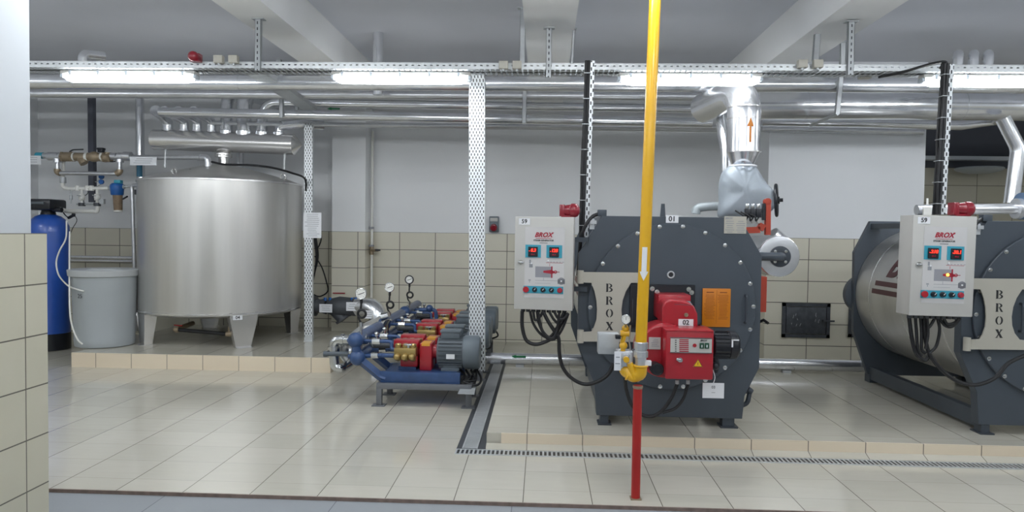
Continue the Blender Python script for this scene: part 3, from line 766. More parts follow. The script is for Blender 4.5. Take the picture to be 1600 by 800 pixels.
# white flexible pipe from head to the manifold
pvc = thing('softener_pipework', 'white plastic pipe run with small valves between the softener and the blue filter', 'pipework', at(130, 330, 10.3))
def ap(*pts, Y=10.3): return [at(x, y, Y) for x, y in pts]
MB().tube([at(94, 327, 9.8), at(105, 330, 10.0), at(128, 330, 10.2), at(146, 330, 10.3), at(152, 331, 10.3), at(153, 322, 10.3)], .030, fil=.06).build('pipe', PVC, pvc)
MB().tube(ap((98, 268), (98, 293), (106, 295), (172, 294)), .026, fil=.06).build('pipe', PVC, pvc)
MB().tube(ap((99, 250), (99, 290)), .020).build('pipe', PVC, pvc)
MB().cyl(*ap((98.5, 277), (98.5, 286)), .042, seg=12).build('coupling', GALVD, pvc)
for px in (128, 152):
    MB().tube(ap((px, 294), (px, 331 if px > 150 else 320)), .022).build('drop_pipe', PVC, pvc)
    s = MB().cyl(*ap((px, 303), (px, 313)), .040, seg=12).ball(at(px, 308, 10.27), .045); s.build('ball_valve', PVC, pvc)
    MB().tube([at(px-2, 306, 10.22), at(px-8, 305, 10.2)], .008).build('lever', GALVD, pvc)
    MB().cyl(*ap((px, 317), (px, 322)), .048, seg=14).build('union_ring', IRON, pvc)
MB().tube(ap((120, 319), (146, 319)), .014).build('cross_rod', GALVD, pvc)
s = MB().cyl(*ap((111, 296), (111, 306)), .012).cyl(*ap((111, 305), (111, 312)), .022, seg=10).cyl(*ap((111, 312), (111, 318)), .008); s.build('sample_tap', GALVD, pvc)
for px in (121, 136, 143): MB().cyl(*ap((px, 290), (px, 298)), .032, seg=12).build('coupling', PVC, pvc)
s = MB(); s.curve(ap((137, 294), (137, 302), (131, 308), (131, 318)), .006); s.build('thin_hose', IRON, pvc)
s = MB().cbox(at(160, 315, 10.25), (.06, .05, .07)); s.build('sensor_box', GALVD, pvc)
# two small blue gauges on the post
for py, lb in ((276, 'upper small blue round dial beside the dark hanging post'), (284, 'lower small blue round dial beside the dark hanging post')):
    g0 = at(157.5, py, 10.45)
    r = thing('pressure_dial', lb, 'gauge', g0, 'small blue dials')
    MB().cyl(g0, g0+V((0, .03, 0)), .036).build('case', BLUEF, r)
    MB().tube([g0+V((-.0, .04, -.02)), at(151, py+8, 10.5), at(149, py+8, 10.76)], .007).build('stem', GALVD, r)
# dark hanging post
a, b = at(140.5, 143, 10.75), at(146, 316, 10.75); a = V((a.x, a.y, 4.1))
tag(MB().poly3([a-V((.042, 0, 0)), a+V((.042, 0, 0)), V((a.x+.05, b.y, b.z)), V((a.x-.034, b.y, b.z))], (0, .08, 0)).build('hanging_post', mat('post_slate', '5a5d68', .5, .2), smooth=0), 'dark square post hanging from above behind the brass valves', 'post')
# main valve line with brass fittings
YV = 10.2
vl = thing('valve_line', 'galvanised pipe line with bronze valves and a square bypass loop at far left', 'pipework', at(130, 245, YV))
MB().tube([at(58, 243, YV), at(204, 246, YV)], .042).build('pipe', ALU2, vl)
for x0, x1, r_ in ((76, 92, .062), (86, 98, .052), (172, 182, .055), (185, 193, .055), (194, 205, .066)):
    MB().cyl(at(x0, 244, YV), at(x1, 244.6, YV), r_, seg=16).build('coupling', ALU2, vl)
MB().cyl(at(57, 243, YV), at(68, 243, YV), .046, seg=14).build('coupling', TEAL, vl)
s = MB().cyl(at(99, 245, YV), at(114, 245, YV), .068, seg=18).cyl(at(97, 245, YV), at(100, 245, YV), .078, seg=6).cyl(at(112, 245, YV), at(115, 245, YV), .078, seg=6)
v1 = s.build('ball_valve', BRONZE, vl)
MB().tube([at(107, 243, YV), at(109, 237, YV), at(114, 234, YV-.02), at(130, 233.5, YV-.02)], .011, fil=.02, seg=6).build('lever', IRON, v1)
s = MB().cyl(at(118, 245, YV), at(134, 245.5, YV), .062, seg=18).cyl(at(124, 245, YV), at(131, 254, YV-.02), .055, seg=16).cyl(at(129.6, 252, YV-.02), at(132, 255.5, YV-.02), .062, seg=8); s.build('strainer', BRONZE, vl)
s = MB().cyl(at(138, 245, YV), at(159, 245.7, YV), .060, seg=18).ball(at(147, 245, YV-.01), .085, sc=(1.1, .8, .9)); v2 = s.build('water_meter', BRONZE, vl)
MB().cbox(at(158, 236, YV), (.075, .07, .04), .006).cbox(at(158, 232.7, YV), (.09, .08, .03), .006).cyl(at(159, 246, YV), at(159, 236, YV), .015).build('actuator', BLACKP, v2)
s = MB().cyl(at(162, 246, YV), at(172, 246, YV), .068, seg=18).cyl(at(168, 246, YV), at(169, 238, YV), .05, seg=12).cyl(at(162, 246, YV), at(164, 246, YV), .078, seg=6).cyl(at(171, 246, YV), at(174, 246, YV), .078, seg=6); s.build('check_valve', BRONZE, vl)
for px in (115.5, 136, 160.5): MB().cyl(at(px-2, 245, YV), at(px+2, 245, YV), .064, seg=12).build('union', PVC, vl)
MB().tube([at(89.5, 246, YV), at(89.5, 268, YV), at(95, 270.5, YV), at(182, 271.5, YV), at(187, 269, YV), at(187, 247, YV)], .030, fil=.05).build('bypass_pipe', ALU2, vl)
for x0, y0, x1, y1 in ((89.5, 248, 89.5, 254), (187, 249, 187, 254)): MB().cyl(at(x0, y0, YV), at(x1, y1, YV), .055, seg=14).build('coupling', ALU2, vl)
for p_ in (((89.5, 264), (89.5, 269), (94, 270.5)), ((182, 271.5), (187, 269), (187, 265))):
    MB().tube([at(x, y, YV) for x, y in p_], .044, fil=.04).build('elbow', BRONZE, vl)
s = MB(); s.curve([at(166, 249, YV), at(172, 252.5, YV-.03), at(180, 252, YV-.03), at(184, 249, YV)], .007); s.build('cable', BLACK, vl)
# pipe from the valve line to the tank dome
tp = thing('tank_fill_pipe', 'galvanised pipe with an elbow entering the top of the tank', 'pipe', at(260, 246, 10.0))
MB().tube([at(204, 246, 10.2), at(318, 246, 9.75), at(325.5, 248, 9.72), at(325, 262, 9.72)], .036, fil=.08).build('pipe', ALU2, tp)
s = MB().cyl(at(310, 246, 9.77), at(314, 246, 9.76), .046).tube([at(315, 246.2, 9.75), at(324, 246.5, 9.72), at(325, 254, 9.72)], .044, fil=.09); s.build('elbow', ALU2, tp)
MB().cyl(at(325, 254, 9.72), at(325, 262, 9.72), .043).build('socket', ALU2, tp)
# vertical pipe beside the tank
tag(MB().tube([at(218, 132, 10.7), at(219.5, 262, 10.7), at(221, 300, 10.7), V((at(221, 300, 10.7).x, 10.7, .178))], .062, bands=.8).build('riser_pipe', ALU), 'shiny vertical pipe going down behind the left edge of the tank', 'pipe')
rp_ = [o for o in bpy.data.objects if o.get('label', '').startswith('shiny vertical pipe going down behind')][0]
MB().cyl(at(218, 258, 10.62), at(218, 276, 10.62), .04).build('pipe_sleeve', mat('sleeve_teal', '3f7fa0', .4), rp_, label='short blue sleeve')
dp = thing('drain_pipe', 'thin galvanised pipe hanging down left of the steel tank', 'pipe', at(213, 517, 10.2))
MB().tube([at(226, 289, 10.15), at(206, 290, 10.2), at(206.5, 300, 10.2), at(213, 517, 10.2)], .027, fil=.04).build('pipe', ALU2, dp)
MB().cyl(at(211, 476, 10.2), at(211.2, 482, 10.2), .038).cyl(at(211, 479, 10.2), at(217, 478, 10.2), .01).build('valve', GALVD, dp)
tag(MB().cyl(at(211.5, 301, 10.5), at(213, 301, 10.4), .03).cbox(at(212.5, 300, 10.45), (.05, .05, .07)).build('valve_block', IRON), 'small dark valve block at the tank left shoulder', 'valve')
# blue cartridge filter
f0 = at(183, 294, 10.3)
fl = thing('cartridge_filter', 'blue headed cartridge filter with a brownish clear bowl', 'filter', (f0.x, 10.3, at(183, 331, 10.3).z))
fx = f0.x
MB().lathe((fx+.015, 10.3, at(183, 331, 10.3).z), (-.03, 0, 1), [(0, .045), (.02, .058), (.26, .068)], 24).build('bowl', BOWL, fl)
MB().lathe((fx+.015, 10.3, at(183, 331, 10.3).z), (-.03, 0, 1), [(-.005, .03), (0, .06), (.022, .062), (.025, .05)], 24).build('bowl_foot', PVC, fl)
zf = at(183, 304, 10.3).z
MB().lathe((fx, 10.3, zf-.01), (0, 0, 1), [(0, .078), (.01, .086), (.08, .092), (.12, .098), (.15, .095), (.175, .07), (.18, .0)], 20).build('head', BLUEF, fl)
MB().cbox((fx+.045, 10.26, zf+.185), (.10, .08, .05), .01).build('bracket', TEAL, fl)
MB().cyl(at(170, 294, 10.3), at(175, 294, 10.3), .034, seg=8).cyl(at(191, 292, 10.3), at(206, 291, 10.3), .018).cyl(at(191, 292, 10.3), at(195, 292, 10.3), .03, seg=8).build('fitting', GALVD, fl)
MB().tube([at(192, 311, 10.25), at(199, 307, 10.2)], .012, seg=6).build('handle', BLACK, fl)
# softener plug cable
s = MB(); s.curve([at(88, 318, 9.9), at(95, 325, 10), at(101, 335, 10), at(108, 341, 10)], .008); s.curve([at(116, 335, 10), at(120, 345, 10), at(112, 360, 10), at(109, 380, 10), at(109, 480, 9.4)], .005)
s.cbox(at(110, 339, 10), (.08, .04, .035), .008, rot=Matrix.Rotation(-.5, 3, 'Y')).cbox(at(115, 336, 10), (.04, .04, .05), .008)
tag(s.build('plug_cable', BLACKP), 'black plug and thin cable dangling beside the softener head', 'cable')
# brine barrel
bx = at(164, 480, 9.25).x; br = thing('brine_barrel', 'round translucent white barrel with a lid standing behind the blue softener', 'barrel', (bx, 9.25, .178))
Z0 = .178; zt = at(161, 433, 8.9).z
MB().lathe((bx, 9.25, 0), (0, 0, 1), [(Z0, .33), (Z0+.01, .352), (Z0+.09, .362), (Z0+.10, .358), (Z0+.5, .372), (zt, .385)], 56).build('body', BARREL, br, smooth=50)
MB().lathe((bx-.01, 9.25, 0), (0, 0, 1), [(zt-.01, .386), (zt, .415), (zt+.075, .425), (zt+.085, .41), (zt+.075, .2), (zt+.09, .19), (zt+.095, .17), (zt+.095, 0)], 56).build('lid', BARRELL, br, smooth=50)
td = V((-bx, -9.25, 0)).normalized(); tx = V((-td.y, td.x, 0)); n = at(131, 461, 9.05); ta = (-tx*.27+td*.262); MB().text('25', .075, (bx+ta.x*1.03, 9.25+ta.y*1.03, n.z), xd=(tx*.262+td*.27).normalized(), ext=.0006).build('lettering', INK, br, smooth=0, label='black number 25')
nb = br.children[-1] if br.children else None
s = MB(); s.curve([at(104, 345, 9.45), at(103, 372, 9.3), at(93, 392, 9.3), at(88, 410, 9.3), at(92, 430, 9.2), at(106, 446, 9.0), at(120, 452, 8.87), at(131, 455, 8.86)], .010)
tag(s.build('brine_hose', PVC), 'thin white hose looping from the softener head to the barrel', 'hose')
s = MB(); s.curve([at(109, 362, 9.3), at(108.5, 400, 9.1), at(109, 480, 8.75), at(113, 510, 8.72), at(121, 530, 8.72), at(129, 538, 8.74)], .010)
tag(s.build('drain_hose', PVC), 'thin white hose hanging down in front of the barrel to the plinth', 'hose')
# horizontal white pipe on the wall left
tag(MB().tube([at(100, 402, 11.2), at(214, 403.5, 11.2)], .033, bands=.6).tube([at(100, 407, 11.1), at(214, 408.5, 11.1)], .02).build('wall_pipe', ALU), 'pair of thin shiny pipes along the tiles behind the barrel', 'pipe')

# paper tags
def paper(x0, x1, y0, y1, Y, label, rows=3, hang=None, group='white paper tags on pipes', xd=V((1, 0, 0)), txt=None, parent_name='paper_tag'):
    a, b = at(x0, y0, Y), at(x1, y1, Y)
    r = thing(parent_name, label, 'tag', ((a.x+b.x)/2, Y, b.z), group)
    w = b.x-a.x; c0 = V(((a.x+b.x)/2, Y, (a.z+b.z)/2)); h = a.z-b.z
    MB().cbox(c0, (w, .003, h)).build('sheet', PAPER, r, smooth=0)
    s = MB()
    if rows:
        for k in range(rows):
            ww = w*random.uniform(.45, .8); z = c0.z+h*(.5-(k+.9)/(rows+1)); s.cbox((c0.x+random.uniform(-.05, .05)*w, Y-.0022, z), (ww, .001, min(.006, h*.05)))
        s.build('print_line', INKG, r, smooth=0)
    if txt:
        q = MB()
        for t_, sz, dz in txt: q.text(t_, sz, (c0.x, Y-.003, c0.z+dz), ext=.0004)
        q.build('lettering', INK, r, smooth=0)
    if hang is not None:
        MB().curve([V((c0.x, Y, a.z)), V((c0.x+.01, Y, (a.z+hang.z)/2)), hang], .003, n=4, seg=5).build('string', PAPER, r)
    return r
paper(203, 245, 245, 258.5, 9.97, 'white paper tag on the pipe above the tank left shoulder', 3)
paper(40, 64, 243, 257, 10.14, 'white paper tag at the left end of the valve line, beside the pillar', 3)
paper(499, 519, 475, 488.5, 10.34, 'white paper tag on the dark strainer left flange', 3)
paper(541, 560, 472, 486, 10.35, 'white paper tag on the dark strainer right flange', 3)
paper(570, 583, 485, 498, 10.22, 'white paper tag on the silver elbow behind the first gauge', 3)
pp = paper(474, 502, 332, 372, 9.855, 'printed white sheet fixed to the narrow perforated tray', 12, group=None, parent_name='notice_sheet')

# ================================================================ Y STRAINER and insulated elbow
r = thing('y_strainer', 'dark grey cast strainer valve with flanges behind the pump gauges', 'strainer', at(540, 485, 10.5))
YS = 10.5
MB().lathe(at(489, 478, YS), (1, 0, 0), [(0, .15), (.05, .15), (.05, .11), (.12, .10), (.2, .12)], 24).build('flange', IRON, r)
MB().lathe(at(512, 479, YS), (1, 0, .0), [(0, .10), (.06, .125), (.18, .155), (.34, .14), (.44, .10)], 24).build('body', IRON, r)
MB().cyl(at(525, 485, YS), at(536, 499, YS-.03), .10, .085).lathe(at(534.5, 497, YS-.03), at(538, 502, YS-.03)-at(534.5, 497, YS-.03), [(0, .115), (.035, .115)], 20).build('basket_cap', IRON, r)
MB().lathe(at(552, 479, YS), (1, 0, 0), [(0, .14), (.045, .14), (.045, .10), (.12, .09)], 24).build('flange', IRON, r)
s = MB()
for px in (508, 516, 550, 556): s.cyl(at(px, 470, YS-.05), at(px, 465, YS-.05), .022, seg=6)
s.build('bolt', BLUEF, r)
q = MB().tube([at(556, 479, 10.5), at(580, 479, 10.4), at(590, 488, 10.35), at(592, 520, 10.3)], .135, fil=.5, seg=24)
tag(q.build('insulated_elbow', ALU, smooth=50), 'large shiny insulated elbow bending down behind the first gauge', 'elbow')
# big insulated pipe slanting along the pumps and nearby silver bends
q = MB().tube([at(546, 543, 8.1), at(572, 520, 9.0), at(597, 506, 10.0)], .12, seg=22)
tag(q.build('insulated_pipe', ALU2), 'light grey insulated pipe running back on the left of the blue manifolds', 'pipe', )
q = MB().tube([at(574, 530, 7.3), at(524, 532, 7.3), at(521, 540, 7.3), at(523, 572, 7.3), at(533, 577, 7.3), at(549, 566, 7.6)], .05, fil=.12, seg=18, bands=0)
q.lathe(at(545, 531.5, 7.3), (1, 0, 0), [(-.08, .065), (-.05, .065), (-.05, .055), (.05, .055), (.05, .068), (.09, .068)], 18)
q.cyl(at(521, 541, 7.3), at(522, 553, 7.3), .062)
tag(q.build('suction_bend', CHROME), 'silver u-shaped pipe bend at the front left of the nearest pump skid', 'pipe')
q = MB().cyl(at(508, 553, 7.25), at(552, 553, 7.2), .024).cyl(at(506, 553, 7.25), at(512, 553, 7.25), .03)
tag(q.build('pipe_stub', MOTORD), 'thin grey horizontal pipe stub left of the nearest blue manifold', 'pipe')
q = MB().tube([at(560, 541, 7.25), at(544, 535, 7.4), at(537, 541, 7.4), at(538, 556, 7.4), at(544, 562, 7.4)], .048, fil=.06).cyl(at(547, 549, 7.2), at(551, 549, 7.2), .05, seg=18)
tag(q.build('suction_bend', ALU2), 'bulky silver bend between the u-shaped bend and the blue manifold', 'pipe')

# ================================================================ PUMP SKIDS
# frames
XA, XB = on(596, 600, .335).x, on(716, 600, .335).x
skids = (7.10, 8.42, 9.68)
def frame_():
    r = thing('skid_frame', 'x', 'frame', (0, 0, 0), 'grey steel frames under the pumps')
    x0, x1, y0, y1, z1 = -1.63, -.68, -.05, .50, .225
    for xx, yy in ((x0, y0), (x1-.055, y0), (x0, y1-.055), (x1-.055, y1-.055)):
        l = MB().box((xx, yy, .008), (xx+.055, yy+.055, z1-.05), .003).build('leg', FRAME, r)
        MB().box((xx-.04, yy-.03, 0), (xx+.09, yy+.085, .008)).build('foot_plate', FRAME, l, smooth=0)
    for a_, b_ in (((x0, y0, z1-.055), (x1, y0+.055, z1)), ((x0, y1-.055, z1-.055), (x1, y1, z1)), ((x0, y0+.055, z1-.055), (x0+.055, y1-.055, z1)), ((x1-.055, y0+.055, z1-.055), (x1, y1-.055, z1))):
        MB().box(a_, b_, .003).build('rail', FRAME, r)
    return r
fr = frame_()
FL = ('low grey frame under the nearest pump pair', 'low grey frame under the middle pump pair', 'low grey frame under the farthest pump pair')
SL = ('nearest blue skid with a slanted arm', 'middle blue pump skid', 'farthest blue pump skid')
ML = ('nearest blue twin manifold with ball ends', 'middle blue twin manifold with ball ends', 'farthest blue twin manifold with ball ends')
MXo, MZu, MZl = -1.84, .625, .465
def skid():
    r = thing('pump_skid', 'x', 'skid', (0, 0, 0), 'blue pump skids')
    for yy in (-.03, .42):
        q = MB().box((-1.60, yy, .225), (-.80, yy+.06, .335), .004); q.build('skid_beam', BLUE, r)
        o0, o1 = V((-1.60, yy+.03, .28)), V((MXo, yy+.03, MZl))
        s = MB().tube([V((-1.55, yy+.03, .262)), V((-1.60, yy+.03, .275)), o1], .046, fil=.04, seg=4); s.build('slanted_arm', BLUE, r, smooth=0)
    MB().box((-1.56, .03, .225), (-1.50, .42, .335)).box((-.90, .03, .225), (-.84, .42, .335)).build('cross_beam', BLUE, r, smooth=0)
    MB().box((-1.53, .0, .327), (-.85, .46, .3352)).build('deck_plate', BLUE, r, smooth=0)
    return r
def manifold():
    r = thing('blue_manifold', 'x', 'manifold', (0, 0, 0), 'blue manifolds of the pumps')
    for z, x, l, rr in ((MZu+.015, MXo-.02, 1.0, .064), (MZl, MXo, .95, .062)):
        m_ = MB().tube([V((x, 0, z)), V((x, l, z))], rr, seg=20).ball((x, l, z), rr).build('manifold_pipe', BLUE, r)
        MB().ball((x, 0, z), .080).build('ball_end', BLUE, m_)
    MB().cyl((MXo-.02, -.01, MZu+.02), (MXo, 0, MZl), .045).build('link_pipe', BLUE, r)
    MB().ball((MXo+.42, .33, MZu-.08), .055).cyl((MXo+.08, .3, MZu-.08), (MXo+.42, .33, MZu-.08), .03).build('accumulator', IRON, r)
    return r
sk = skid(); mf = manifold()
PL = []
def pump():
    r = thing('pump_unit', 'x', 'pump', (0, 0, 0), 'red and grey motor pumps')
    z0 = 0   # local origin: deck level, pump axis at z=.17
    A = .175
    # motor
    mo = MB().lathe((.29, 0, A), (1, 0, 0), [(0, .06), (.005, .15), (.03, .158), (.27, .158), (.275, .15)], 32)
    for k in range(26):
        an_ = 2*PI*k/26
        if abs(math.cos(an_)) < 2: mo.cbox((.43, .160*math.cos(an_), A+.160*math.sin(an_)), (.235, .008, .02) if abs(math.sin(an_)) > .7 else (.235, .02, .008))
    m_ = mo.build('motor', MOTORD, r)
    MB().lathe((.56, 0, A), (1, 0, 0), [(0, .166), (.01, .172), (.14, .172), (.165, .155), (.17, .0)], 36).build('fan_cover', MOTOR, m_)
    MB().box((.33, -.075, A+.14), (.52, .075, A+.225), .012).box((.32, -.085, A+.205), (.53, .085, A+.232), .008).build('terminal_box', MOTOR, m_)
    MB().box((.34, -.12, 0), (.52, .12, .03)).box((.36, -.10, .02), (.50, .10, .09)).build('motor_foot', MOTOR, m_, smooth=0)
    MB().cbox((.44, -.1685, A-.02), (.085, .004, .048)).build('rating_plate', PAPER, m_, smooth=0)
    # coupling guard
    g_ = MB().box((.12, -.13, .0), (.245, .13, A+.10), .012).build('coupling_guard', RED, r)
    MB().box((.14, -.1325, A+.075), (.225, .03, A+.1035)).build('warning_label', LABELP, g_, smooth=0)
    s_ = MB().cyl((.24, 0, A), (.31, 0, A), .07); s_.build('shaft_housing', RED, r)
    # pump body
    MB().box((-.08, -.12, .03), (.10, .13, A+.10), .02).box((-.16, -.06, A+.03), (.10, .08, A+.12), .012).cyl((.10, 0, A), (.13, 0, A), .05).build('crankcase', RED, r)
    MB().box((-.10, -.10, 0), (.08, .10, .035)).build('pump_foot', BLUE, r, smooth=0)
    h_ = MB().box((-.12, -.235, A-.03), (.10, -.12, A+.065), .008).build('pump_head', BRASS, r)
    for k in range(3):
        x = -.085+.075*k
        MB().lathe((x, -.235, A-.02), (0, -1, 0), [(-.02, .036), (.02, .036), (.035, .030), (.045, .018), (.047, 0)], 18).lathe((x, -.18, A+.05), (0, 0, 1), [(0, .034), (.045, .034), (.055, .024), (.056, 0)], 16).lathe((x, -.19, A-.03), (0, 0, -1), [(0, .034), (.03, .034), (.04, .02), (.04, 0)], 14).build('valve_cap', BRASS, h_)
    MB().cyl((.02, -.19, A+.06), (.02, -.19, A+.10), .02).box((-.02, -.22, A+.09), (.06, -.17, A+.105), .004).build('top_fitting', CHROME, h_)
    # lines to manifolds
    MB().tube([V((-.12, -.18, A-.02)), V((-.24, -.18, A-.02)), V((-.24, -.17, A-.02)), V((-.60, -.15, MZl-.335))], .022, fil=.03).build('suction_line', BLUE, r)
    v_ = MB().cyl((-.36, -.168, .15), (-.29, -.173, .156), .032, seg=8).build('ball_valve', CHROME, r)
    MB().tube([V((-.12, -.17, A+.04)), V((-.16, -.15, A+.04)), V((-.16, -.14, MZu-.335)), V((-.62, -.12, MZu-.335))], .018, fil=.04).build('pressure_line', BLUE, r)
    MB().cyl((-.36, -.13, MZu-.335), (-.28, -.132, MZu-.335), .034, seg=8).cyl((-.32, -.13, MZu-.335), (-.32, -.13, MZu-.27), .012, seg=8).ball((-.32, -.13, MZu-.262), .024, 12).build('ball_valve', CHROME, r)
    MB().tube([V((-.58, .04, MZu-.31)), V((-.46, .04, MZu-.31)), V((-.40, .04, .2))], .012).build('bleed_line', MOTORD, r)
    return r
pu = pump()
PXc = -1.345
PLAB = ('nearest red pump with brass head and grey motor, at the skid front', 'second pump, just behind the nearest grey motor', 'third pump from the front, brass head visible above the nearest one',
        'fourth pump from the front, behind the middle skid', 'fifth pump, brass head small near the far skid', 'farthest pump by the wall, mostly hidden behind the others')
gi = 0
for k, Y in enumerate(skids):
    o = fr if k == 0 else dup(fr); o.location = (0, Y-.03, 0); o['label'] = FL[k]
    o = sk if k == 0 else dup(sk); o.location = (0, Y, 0); o['label'] = SL[k]
    o = mf if k == 0 else dup(mf); o.location = (0, Y, 0); o['label'] = ML[k]
    for j in range(2):
        o = pu if (k == 0 and j == 0) else dup(pu)
        o.location = (PXc, Y+.20+.36*j, .335); o['label'] = PLAB[k*2+j]
# gauges with siphon rings
GL = ('nearest white dial gauge on a black ring siphon', 'middle white dial gauge on a black ring siphon', 'farthest white dial gauge with a black rim and ring siphon')
for k, (px, py, ry, by, Y) in enumerate(((564, 459, 490.5, 530, skids[0]+.02), (608.5, 449, 476.5, 505, skids[1]+.02), (639.5, 437, 461, 487, skids[2]+.02))):
    g0 = at(px, py, Y); R = .055
    r = thing('pressure_gauge', GL[k], 'gauge', at(px, by, Y), 'pressure gauges on the blue manifolds')
    MB().cyl(g0+V((0, .03, 0)), g0, R*.98, seg=28).torus(g0, (0, 1, 0), R*.97, .006 if k < 2 else .009).build('case', CHROME if k < 2 else BLACKP, r)
    d_ = MB().cyl(g0+V((0, -.001, 0)), g0+V((0, -.005, 0)), R*.9, seg=28).build('dial', WHITEG, r)
    s = MB().cbox(g0+V((.004, -.0065, .002)), (.065, .001, .007), rot=Matrix.Rotation(-.35, 3, 'Y'))
    for q in range(9):
        an_ = math.radians(-45+270*q/8); s.cbox(g0+V((-math.cos(an_)*R*.72, -.0065, math.sin(an_)*R*.72)), (.008, .001, .003), rot=Matrix.Rotation(an_, 3, 'Y'))
    s.build('needle', INK, d_, smooth=0)
    ring = at(px+.7, ry, Y); b = at(px, by, Y)
    MB().tube([g0+V((0, .02, -R)), g0+V((0, .02, -R-.045))], .014).tube([g0+V((0, .02, -R-.03)), ring+V((-.012, .02, .048))], .010).torus(ring+V((0, .015, 0)), (0, 1, .1), .040, .0125).tube([ring+V((-.038, .02, -.012)), ring+V((-.03, .02, -.06)), V((b.x-.006, Y+.02, ring.z-.09))], .010, fil=.03).build('ring_siphon', BLACK, r)
    MB().tube([V((b.x-.006, Y+.02, ring.z-.085)), V((b.x-.006, Y+.02, MZu+.07))], .012).cyl(V((b.x-.006, Y+.02, ring.z-.13)), V((b.x-.006, Y+.02, ring.z-.09)), .020, seg=8).build('stem', CHROME, r)
# silver connection pieces near second and third manifold
q = MB().tube([at(600, 520, 8.3), at(601, 505, 8.3), at(607, 497, 8.3)], .05, fil=.05).cyl(at(597, 497, 8.3), at(608, 494, 8.3), .06)
tag(q.build('check_valve', CHROME), 'silver valve body left of the middle manifold', 'valve')
q = MB().tube([at(655, 484, 9.3), at(678, 484, 9.3), at(681, 487, 9.3), at(682, 498, 9.3)], .025, fil=.06).ball(at(671, 482, 9.3), .05, 12)
tag(q.build('pressure_line', BLUE), 'thin dark blue pipe bridging from the farthest manifold end to the pumps', 'pipe')
q = MB().cyl(at(570, 515, 8.7), at(606, 509, 8.7), .045).ball(at(598, 507, 8.7), .06, 14)
tag(q.build('pipe_branch', PVC), 'short white branch pipe behind the nearest gauge', 'pipe')
# cables and scrap tray at motor end
r = thing('cable_coil', 'black motor cables lying below the wide perforated tray', 'cables', at(725, 602, 7.1))
for k in range(3):
    x = 720+k*8
    MB().curve([at(x, 578, 7.3), at(x+6, 588+3*k, 7.2), at(x-6-3*k, 600-2*k, 7.12), at(x+8, 602, 7.1), at(x+16, 592, 7.25), at(744, 575, 7.45)], .012).build('cable', BLACK, r)
q = MB().poly3([on(715, 615, .19), on(741, 616, .19), on(744, 602, .19), on(722, 601, .19)], (0, 0, -.004))
r = tag(q.build('perforated_shelf', GALV, smooth=0), 'small perforated metal shelf at the right end of the nearest frame', 'shelf')
q = MB().curve([at(763, 500, 10.2), at(771, 512, 10.1), at(778, 524, 10.0), at(768, 529, 10.0), at(757, 530, 9.9)], .012).curve([at(757, 520, 9.6), at(768, 533, 9.5), at(766, 543, 9.4), at(757, 545, 9.3)], .014)
tag(q.build('cable_loop', BLACK), 'dark cable loops right of the wide perforated tray near the wall', 'cables')

# ================================================================ BOILERS
BY = 6.12; BXc = 1.085; PZ_ = .108
bo = thing('steam_boiler', 'first grey steam boiler, with the red burner and round front door', 'boiler', (BXc, 7.2, PZ_), 'steam boilers on the right plinth')
def B(px, py, Y=BY): return at(px, py, Y)
ftop = 1.898
fpoly = [(.487, .19), (.465, .46), (.318, .79), (.312, 1.575), (.50, ftop), (1.66, ftop), (1.850, 1.578), (1.852, .63), (1.735, .385), (1.72, .19)]
MB().prism(fpoly, BY, BY+.10).build('front_plate', GREY, bo, smooth=0, bev=.004)
for x0, x1 in ((.49, .61), (1.53, 1.68)):
    l = MB().box((x0+.03, BY+.02, PZ_), (x1-.02, BY+.12, .20)).build('leg', GREY, bo, smooth=0)
    MB().box((x0+.01, BY-.01, PZ_), (x1+.005, BY+.14, PZ_+.012)).build('foot_plate', GREYD, l, smooth=0)
rp = [(x+.0, z) for x, z in fpoly]
REAR = 8.30
rpoly = [(.52, .19), (.345, .68), (.33, 1.575), (.50, ftop+.03), (1.66, ftop+.03), (1.85, 1.578), (1.83, .68), (1.68, .19)]
MB().prism(rpoly, REAR-.06, REAR).build('rear_plate', GREY, bo, smooth=0)
MB().box((.52, REAR-.10, PZ_), (.64, REAR+.02, .20)).build('leg', GREY, bo, smooth=0)
MB().box((1.53, REAR-.10, PZ_), (1.66, REAR+.02, .20)).build('leg', GREY, bo, smooth=0)
for x0 in (.53, 1.58):
    MB().box((x0, BY+.1, .145), (x0+.07, REAR-.06, .285)).build('side_rail', GREY, bo, smooth=0)
DC = V((BXc, 0, 1.135)); DR = .735
MB().lathe((BXc, BY+.09, 1.125), (0, 1, 0), [(0, .70), (.01, DR), (REAR-.06-BY-.1, DR), (REAR-.06-BY-.09, .70)], 72).build('drum', STEEL, bo, smooth=50)
s = MB()
for yy in (6.5, 7.2, 7.9): s.lathe((BXc, yy, 1.125), (0, 1, 0), [(0, DR), (.002, DR+.002), (.012, DR+.002), (.014, DR)], 72)
s.build('band', DRUM, bo)
# top walkway rail on drum
MB().box((.50, BY+.1, ftop-.055), (.60, REAR-.06, ftop-.0)).box((1.56, BY+.1, ftop-.055), (1.66, REAR-.06, ftop)).build('top_rail', GREY, bo, smooth=0)
